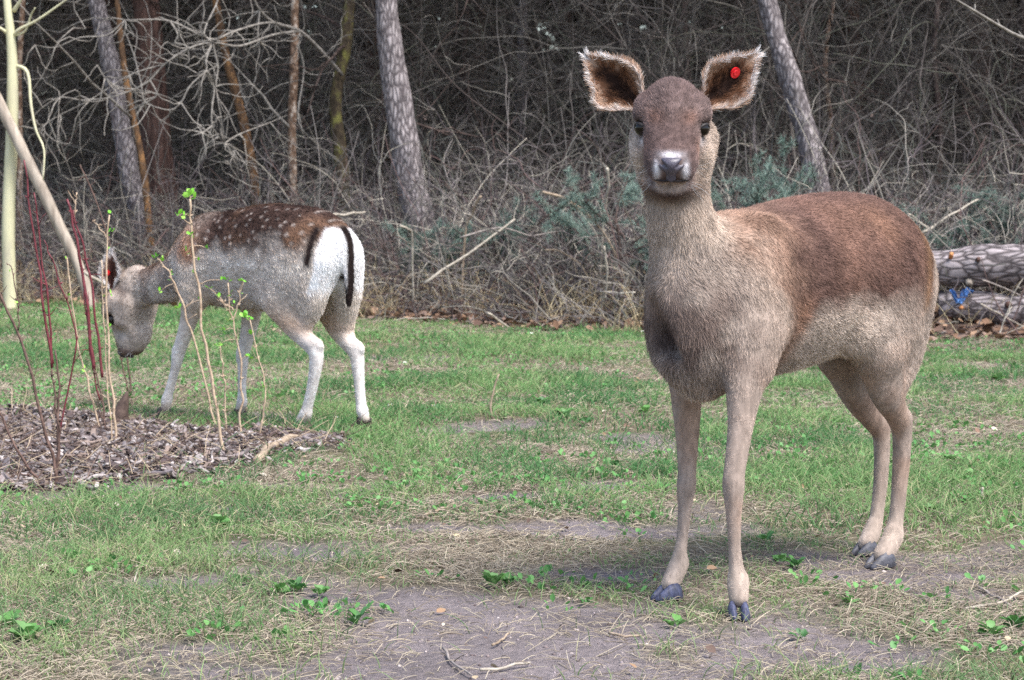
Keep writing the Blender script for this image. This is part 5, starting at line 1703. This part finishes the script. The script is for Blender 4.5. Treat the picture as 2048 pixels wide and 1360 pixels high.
# ==== SECTION bed
# wood-chip mulch: the largest chips singly, the rest as a mass
bed = empty('mulch_bed', (0, 0, 0))
tag(bed, 'heap of grey wood-chip mulch round the young shrubs', kind='structure')
CHIPC = [lin(156, 146, 142), lin(128, 117, 114), lin(102, 91, 89), lin(174, 165, 160), lin(80, 70, 69), lin(136, 120, 110), lin(116, 108, 108)]
CHIPM = mat_attr('wood_chips', .8, .15, noise=.3, nscale=90)
def chip_verts(r, L, W, T):
    n = 6
    xs = np.array([-.5, -.2, .15, .5]) * L
    V = []
    for i, x in enumerate(xs):
        w = W * (.35 + .65 * math.sin(math.pi * (i + .6) / 4.2)) * (.8 + .4 * r.random())
        dz = .12 * L * r.normal() * .5
        for (sy, sz) in ((-1, -1), (1, -1), (1, 1), (-1, 1)):
            V.append((x + .08 * L * r.normal() * .5, sy * w / 2 * (.8 + .3 * r.random()), sz * T / 2 * (.6 + .6 * r.random()) + dz))
    F = [(3, 2, 1, 0), (12, 13, 14, 15)]
    for i in range(3):
        for j in range(4):
            F.append((i * 4 + j, i * 4 + (j + 1) % 4, (i + 1) * 4 + (j + 1) % 4, (i + 1) * 4 + j))
    return np.array(V), F
r = np.random.default_rng(801)
chips = []
for v in range(14):
    m = MB()
    V_, F_ = chip_verts(r, .055 + .065 * r.random(), .016 + .022 * r.random(), .007 + .007 * r.random())
    m.add(V_, F_, CHIPC[v % 7])
    chips.append(m.data('wood_chip', CHIPM, smooth=False, colored=True))
def bed_points(n, r):
    out = []
    while len(out) < n:
        x = -2.6 + 2.3 * r.random(800); y = 6.3 + 2.9 * r.random(800)
        ok = (bed_mask(x, y) > .35 + .4 * r.random(800)) & (np.abs(x) < .2145 * y + .25)
        out += list(zip(x[ok], y[ok]))
    return np.array(out[:n])
bp_ = bed_points(300, r)
bz_ = gz(bp_[:, 0], bp_[:, 1])
for i in range(300):
    o = bpy.data.objects.new('wood_chip', chips[i % 14])
    o.location = (bp_[i, 0], bp_[i, 1], bz_[i] + .012 + .014 * r.random())
    o.rotation_euler = (r.normal(0, .35), r.normal(0, .28), r.random() * 6.28)
    s_ = .34 + .45 * r.random()
    o.scale = (s_, s_, s_)
    link(o, bed)
mass = MB()
bp2 = bed_points(4200, r)
bz2 = gz(bp2[:, 0], bp2[:, 1])
VV, FF, CC = [], [], []
for i in range(4200):
    V_, F_ = chip_verts(r, .012 + .036 * r.random() ** 1.5, .005 + .011 * r.random(), .004)
    a, b_, c_ = r.random() * 6.28, r.normal(0, .35), r.normal(0, .3)
    M_ = np.array((Matrix.Rotation(a, 3, 'Z') @ Matrix.Rotation(b_, 3, 'Y') @ Matrix.Rotation(c_, 3, 'X')))
    mass.add(V_ @ M_.T + [bp2[i, 0], bp2[i, 1], bz2[i] + .004 + .02 * r.random()], F_, CHIPC[r.integers(0, 7)] * (.55 + .5 * r.random()))
tag(mass.obj('small_wood_chips', CHIPM, bed, smooth=False, colored=True), kind='stuff')
# fine twiggy litter in the bed
bp3 = bed_points(2200, r)
B3 = strands(np.c_[bp3, gz(bp3[:, 0], bp3[:, 1]) + .01], np.c_[r.normal(0, 1, (2200, 2)), r.normal(.1, .25, 2200)], .04 + .12 * r.random(2200), 5, .12, .05, r)
t3 = np.linspace(1, .5, 5)[None]
c3 = palette(2200, [lin(170, 152, 128), lin(112, 94, 84), lin(86, 70, 64)], r)
tag(curves_obj('bed_twigs', B3, .0014 * t3, STRAW, bed, np.repeat(c3[:, None], 5, 1)), kind='stuff')

# rotten stump in the bed
sp_ = on_ground(238, 862)
st = empty('stump', (sp_[0], sp_[1], float(gz(sp_[0:1], sp_[1:2])[0]) - .03))
tag(st, 'small black rotten stump at the back of the mulch bed', 'stump')
MB().tube([(0, 0, 0), (.004, 0, .06), (.016, .006, .11), (.03, .01, .150)], [.042, .030, .020, .004], 10, 4, rough=.7, seed=3).obj('wood', STK_DARK, st)
MB().tube([(-.02, 0, 0), (-.05, .01, .03), (-.07, .01, .075)], [.026, .018, .004], 8, 4, rough=.7, seed=4).obj('root', STK_DARK, st)

# shrubs: stems by pixel line at the distance of their foot
STEM_TAN = mat_noise('tan_shoot', lin(150, 126, 104), lin(204, 182, 156), 60, .7, .2)
STEM_RED = mat_noise('red_shoot', lin(86, 38, 44), lin(126, 58, 64), 60, .45, .35)
STEM_BROWN = mat_noise('brown_shoot', lin(74, 58, 52), lin(122, 98, 88), 60, .7, .2)
LEAFM = []
for v, c in enumerate((lin(128, 196, 62), lin(104, 176, 54), lin(150, 206, 84))):
    V_ = LEAFV.copy()
    V_[:, 2] += .25 * V_[:, 0] ** 2 - .1
    LEAFM.append(mesh_data('leaf', V_ * .020, LEAFF, LEAF, np.broadcast_to(c, V_.shape), smooth=True))
def shrub(name, label, stems, leaves, seed):
    r = np.random.default_rng(seed)
    foot = on_ground(*stems[0][0][0])
    Y0 = foot[1]
    root = empty(name, (foot[0], Y0, float(gz(foot[0:1], foot[1:2])[0])))
    tag(root, label, 'shrub')
    o3 = np.array(root.location)
    lines = []
    for (pts, w, mt, dy) in stems:
        A = np.array([at(px, py, Y0 + dy * k / max(1, len(pts) - 1)) for k, (px, py) in enumerate(pts)])
        if pts is stems[0][0] or abs(pts[0][1] - stems[0][0][0][1]) < 60: A[0, 2] -= .03
        A = catmull(A, 4)
        A[1:-1] += r.normal(0, .0025, A[1:-1].shape)
        lines.append(A)
        m = MB()
        m.tube(A - o3, np.linspace(w, w * .55, len(A)) / FPX * Y0 / 2, 7, 2)
        for k in range(len(A) // 3):            # buds
            j = r.integers(2, len(A) - 1)
            dv = r.normal(0, 1, 3) * [1, .6, .2] + [0, 0, .9]
            dv /= np.linalg.norm(dv)
            m.tube([A[j] - o3, A[j] - o3 + dv * .007, A[j] - o3 + dv * .013], [.0022, .0026, .0006], 5)
        for k in range(max(2, len(A) // 4)):
            j = r.integers(3, len(A) - 2)
            dv = r.normal(0, 1, 3) * [1, .8, .3] + [0, 0, .8]
            m.tube(crooked(A[j] - o3, dv, .02 + .04 * r.random(), 3, .25, r), [.0016, .0013, .0010, .0006], 4)
        m.obj('stem', mt, root)
    for (px, py, nl, size) in leaves:
        c = at(px, py, Y0)
        best = min((q for A in lines for q in A), key=lambda q: (q[0] - c[0]) ** 2 + (q[2] - c[2]) ** 2)
        if np.hypot(best[0] - c[0], best[2] - c[2]) > .012:
            m = MB().tube(np.array([best, (best + c) / 2 + [0, 0, .006], c]) - o3, [.0016, .0013, .001], 5, 3)
            m.obj('side_twig', STEM_TAN, root)
        for k in range(nl):
            o = bpy.data.objects.new('leaf', LEAFM[r.integers(0, 3)])
            o.location = c - o3 + r.normal(0, .003, 3)
            o.rotation_euler = (r.normal(0, .5), r.normal(-.35, .55), r.random() * 6.28)
            s_ = size * (.75 + .5 * r.random())
            o.scale = (s_, s_, s_)
            link(o, root)
    return root
shrub('sapling', 'tallest leafing tan sapling rising in front of the spotted flank', [([(452, 918), (434, 820), (412, 690), (394, 570), (383, 470), (380, 398)], 7, STEM_TAN, 0)],
      [(381, 386, 5, 1.25), (390, 396, 3, 1.0), (357, 430, 3, 1.0), (370, 431, 3, .9), (384, 468, 3, .9), (375, 503, 2, .8), (392, 548, 2, .9), (414, 497, 2, .9), (398, 520, 1, .7), (440, 560, 1, .6)], 1)
shrub('sapling', 'leaning tan sapling in front of the shoulder of the grazing doe', [([(437, 858), (412, 770), (388, 680), (362, 600), (338, 545), (314, 518)], 5, STEM_TAN, 0)],
      [(312, 514, 3, 1.0), (325, 520, 2, .9), (338, 545, 2, .8), (318, 585, 2, .8), (355, 612, 3, .9), (342, 560, 2, .7), (400, 600, 2, .7)], 2)
shrub('sapling', 'leafy branching sapling under the belly of the grazing doe', [([(480, 888), (482, 800), (480, 720), (466, 640), (456, 566)], 5, STEM_TAN, 0), ([(504, 912), (522, 850), (530, 790), (524, 740), (500, 640)], 4, STEM_TAN, 0), ([(466, 640), (478, 600), (486, 562)], 3, STEM_TAN, 0), ([(466, 622), (450, 606), (438, 598)], 3, STEM_TAN, 0)],
      [(454, 560, 3, .9), (487, 560, 3, .9), (460, 588, 2, .7), (484, 586, 2, .7), (418, 576, 2, 1.1), (440, 592, 2, .8), (490, 633, 5, 1.1), (500, 640, 2, .9), (455, 642, 4, 1.0), (448, 662, 3, .9), (470, 610, 2, .7), (497, 712, 4, .9), (504, 668, 3, .9), (436, 690, 2, .8), (530, 776, 2, .7)], 3)
shrub('sapling', 'short bare tan shoot between two leafing saplings', [([(453, 875), (450, 800), (446, 740), (440, 688)], 4, STEM_TAN, 0)], [(440, 690, 2, .6)], 4)
shrub('sapling', 'pale upright shoots with small leaf buds left of the grazing muzzle', [([(236, 902), (226, 800), (217, 690), (214, 560), (219, 430)], 6, STEM_TAN, 0), ([(224, 890), (214, 760), (206, 640), (203, 520)], 4, STEM_TAN, 0)],
      [(219, 428, 2, .8), (217, 465, 3, 1.0), (213, 500, 1, .7), (205, 590, 2, .7), (222, 588, 2, .7), (216, 650, 2, .7), (222, 700, 1, .6), (215, 785, 2, .8), (225, 835, 2, .7)], 5)
shrub('sapling', 'slanting pale shoot between the two red-stemmed shrubs', [([(206, 872), (184, 800), (164, 720), (146, 620), (134, 515)], 5, STEM_TAN, 0)], [(140, 590, 2, .6), (158, 690, 2, .7), (170, 740, 2, .7), (134, 520, 1, .6)], 6)
shrub('dogwood_shrub', 'red-stemmed shrub nearest the cream-barked tree', [([(112, 950), (116, 880), (112, 800), (104, 735)], 6, STEM_BROWN, 0), ([(104, 735), (88, 620), (68, 470), (48, 320)], 6, STEM_RED, 0), ([(106, 728), (96, 600), (78, 480), (68, 385)], 5, STEM_RED, 0), ([(116, 880), (150, 680), (110, 540), (88, 480)], 4, STEM_RED, 0)], [], 7)
shrub('dogwood_shrub', 'red-stemmed shrub close to the head of the grazing doe', [([(218, 880), (206, 820), (196, 760), (188, 740)], 5, STEM_BROWN, 0), ([(188, 740), (178, 640), (160, 510), (134, 398)], 8, STEM_RED, 0), ([(205, 755), (192, 640), (172, 520), (146, 420)], 6, STEM_RED, 0), ([(200, 800), (180, 700), (168, 560)], 4, STEM_RED, 0), ([(148, 440), (152, 410), (153, 385)], 3, STEM_TAN, 0)], [], 8)
shrub('bare_shrub', 'dark bare shrub arching out of the mulch with forked brown stems', [([(108, 975), (112, 940), (86, 850), (56, 720), (0, 590), (-40, 540)], 8, STEM_BROWN, 0), ([(106, 972), (60, 940), (24, 880), (-10, 790)], 7, STEM_BROWN, 0), ([(112, 960), (118, 880), (118, 800), (110, 700)], 7, STEM_BROWN, 0), ([(36, 660), (34, 600), (24, 540), (14, 525)], 3, STEM_BROWN, 0), ([(90, 975), (60, 950), (10, 955)], 4, STEM_BROWN, 0)], [(34, 605, 1, .6), (20, 545, 1, .5)], 9)
shrub('bare_shrub', 'thin dark bare stems crossing the face of the grazing doe', [([(262, 800), (258, 740), (244, 640), (232, 560), (214, 470), (180, 370), (160, 330)], 4, STEM_BROWN, 0), ([(256, 770), (240, 700), (226, 640), (220, 600)], 3, STEM_BROWN, 0), ([(218, 480), (200, 455), (186, 440)], 2.5, STEM_TAN, 0)], [], 10)

# ==== SECTION plants
WEED = [(1225, 946, 1.3), (985, 1182, 1.3), (716, 1252, 1.15), (1350, 1252, .9), (592, 1186, 1.1), (560, 1190, .9), (1172, 1212, .6), (52, 1290, 1.7), (118, 1270, 1.1), (20, 1262, 1.2), (1750, 872, 1.1), (1995, 762, 1.6), (2030, 745, 1.6), (1290, 832, 1.2), (1080, 815, 1.6), (1530, 1092, 1.0), (1602, 1276, .8), (440, 1055, 1.4), (905, 772, 1.3), (1860, 1030, 1.0), (1935, 1020, 1.1), (1985, 1278, 1.2), (2030, 1265, 1.3), (1700, 1215, .9), (1590, 1140, 1.0), (1560, 1130, .9), (1020, 1180, .9), (700, 1020, .7), (1830, 1000, .9), (1900, 930, 1.1), (880, 830, 1.3), (1130, 838, 1.4), (1170, 850, 1.1), (640, 1190, .8), (480, 1170, .8)]
LANDMARKS = [((.40, 4.85), 'by the front hooves of the standing doe'), ((.85, 5.45), 'by the hind hooves of the standing doe'), ((-1.3, 7.2), 'next to the mulch bed'), ((-.1, 4.6), 'on the largest patch of bare mud'), ((1.9, 11.2), 'in the grass before the log pile'), ((0.1, 8.3), 'in the open lawn between the two deer'), ((-.55, 5.1), 'where the mud gives way to grass on the mulch bed side'), ((-.6, 11.5), 'in the lawn behind the grazing doe'), ((.9, 6.9), 'in the grass behind the standing doe')]
def beside(p):
    return min(LANDMARKS, key=lambda q: (q[0][0] - p[0]) ** 2 + (q[0][1] - p[1]) ** 2)[1]


WVAR = []
for v in range(4):
    r = np.random.default_rng(840 + v)
    V_ = LEAFV.copy() * [1, 1.35 if v % 2 else .95, 1]
    V_[:, 2] += .35 * np.sin(V_[:, 0] * 2.2) * .4 - .30 * V_[:, 0] ** 2 * .5
    WVAR.append(mesh_data('leaf', V_, LEAFF, LEAF, np.broadcast_to((lin(84, 130, 68), lin(98, 144, 76), lin(72, 114, 66), lin(112, 150, 92))[v], V_.shape), smooth=True))
r = np.random.default_rng(850)
for i, (px, py, sc_) in enumerate(WEED):
    p = on_ground(px, py)
    root = empty('weed', (p[0], p[1], float(gz(p[0:1], p[1:2])[0])), r.random() * 6.28)
    tag(root, 'small green broad-leaved weed ' + beside(p), 'weed', 'broad-leaved weeds ' + beside(p))
    nl = int(10 + 5 * r.random())
    for k in range(nl):
        o = bpy.data.objects.new('leaf', WVAR[(i + k % 2 * 2) % 4])
        a = 6.28 * k / nl + r.normal(0, .3)
        el = -.15 - .8 * r.random()
        s_ = sc_ * (.014 + .013 * r.random())
        o.location = (.006 * math.cos(a), .006 * math.sin(a), .004 + .014 * sc_ * r.random())
        o.rotation_euler = (r.normal(0, .25), el, a)
        o.scale = (s_, s_, s_)
        link(o, root)

PETAL = mat_noise('white_petals', (.74, .74, .76), (.82, .82, .84), 40, .6, .2)
YOLK = mat_noise('yellow_centre', (.55, .36, .03), (.7, .5, .06), 90, .7, .2)
STALK = mat_noise('green_stalk', lin(80, 120, 60), lin(110, 150, 80), 60, .6, .2)
DAISY = [(672, 856), (866, 828), (1145, 680), (1063, 678), (888, 700), (918, 737), (810, 737), (350, 657), (520, 642), (605, 712), (1500, 700), (1285, 674), (1876, 714), (1328, 776), (566, 700), (780, 830), (452, 660), (1960, 720)]
pm = MB()
for k in range(13):
    a = 6.28 * k / 13
    c, s_ = math.cos(a), math.sin(a)
    V_ = np.array([(.15, -.05, 0), (.5, -.11, .06), (.9, -.10, .10), (1, 0, .10), (.9, .10, .10), (.5, .11, .06), (.15, .05, 0)])
    V_ = np.c_[V_[:, 0] * c - V_[:, 1] * s_, V_[:, 0] * s_ + V_[:, 1] * c, V_[:, 2]]
    pm.add(V_, [(0, 1, 2, 3, 4, 5, 6)])
petd = pm.data('petals', PETAL)
cm_ = MB().tube([(0, 0, -.05), (0, 0, .10), (0, 0, .18)], [.30, .30, .12], 10)
cend = cm_.data('centre', YOLK)
skd = MB().tube([(0, 0, -1.0), (.1, .02, -.5), (0, 0, 0)], [.06, .06, .06], 5, 3).data('stalk', STALK)
for i, (px, py) in enumerate(DAISY):
    p = on_ground(px, py)
    h_ = .030 + .012 * r.random()
    root = empty('daisy', (p[0], p[1], float(gz(p[0:1], p[1:2])[0])), r.random() * 6.28)
    tag(root, 'tiny white daisy in bloom ' + beside(p), 'flower', 'daisies ' + beside(p))
    for nm, dt in (('petals', petd), ('centre', cend), ('stalk', skd)):
        o = link(bpy.data.objects.new(nm, dt), root)
        s_ = .0095
        o.location = (0, 0, h_)
        o.scale = (s_, s_, s_ if nm != 'stalk' else h_ * 1.1)
        if nm != 'stalk': o.rotation_euler = (.45 * r.random(), 0, 0)

# ==== SECTION place_deer
build_deer(front_spec)
build_deer(rear_spec)
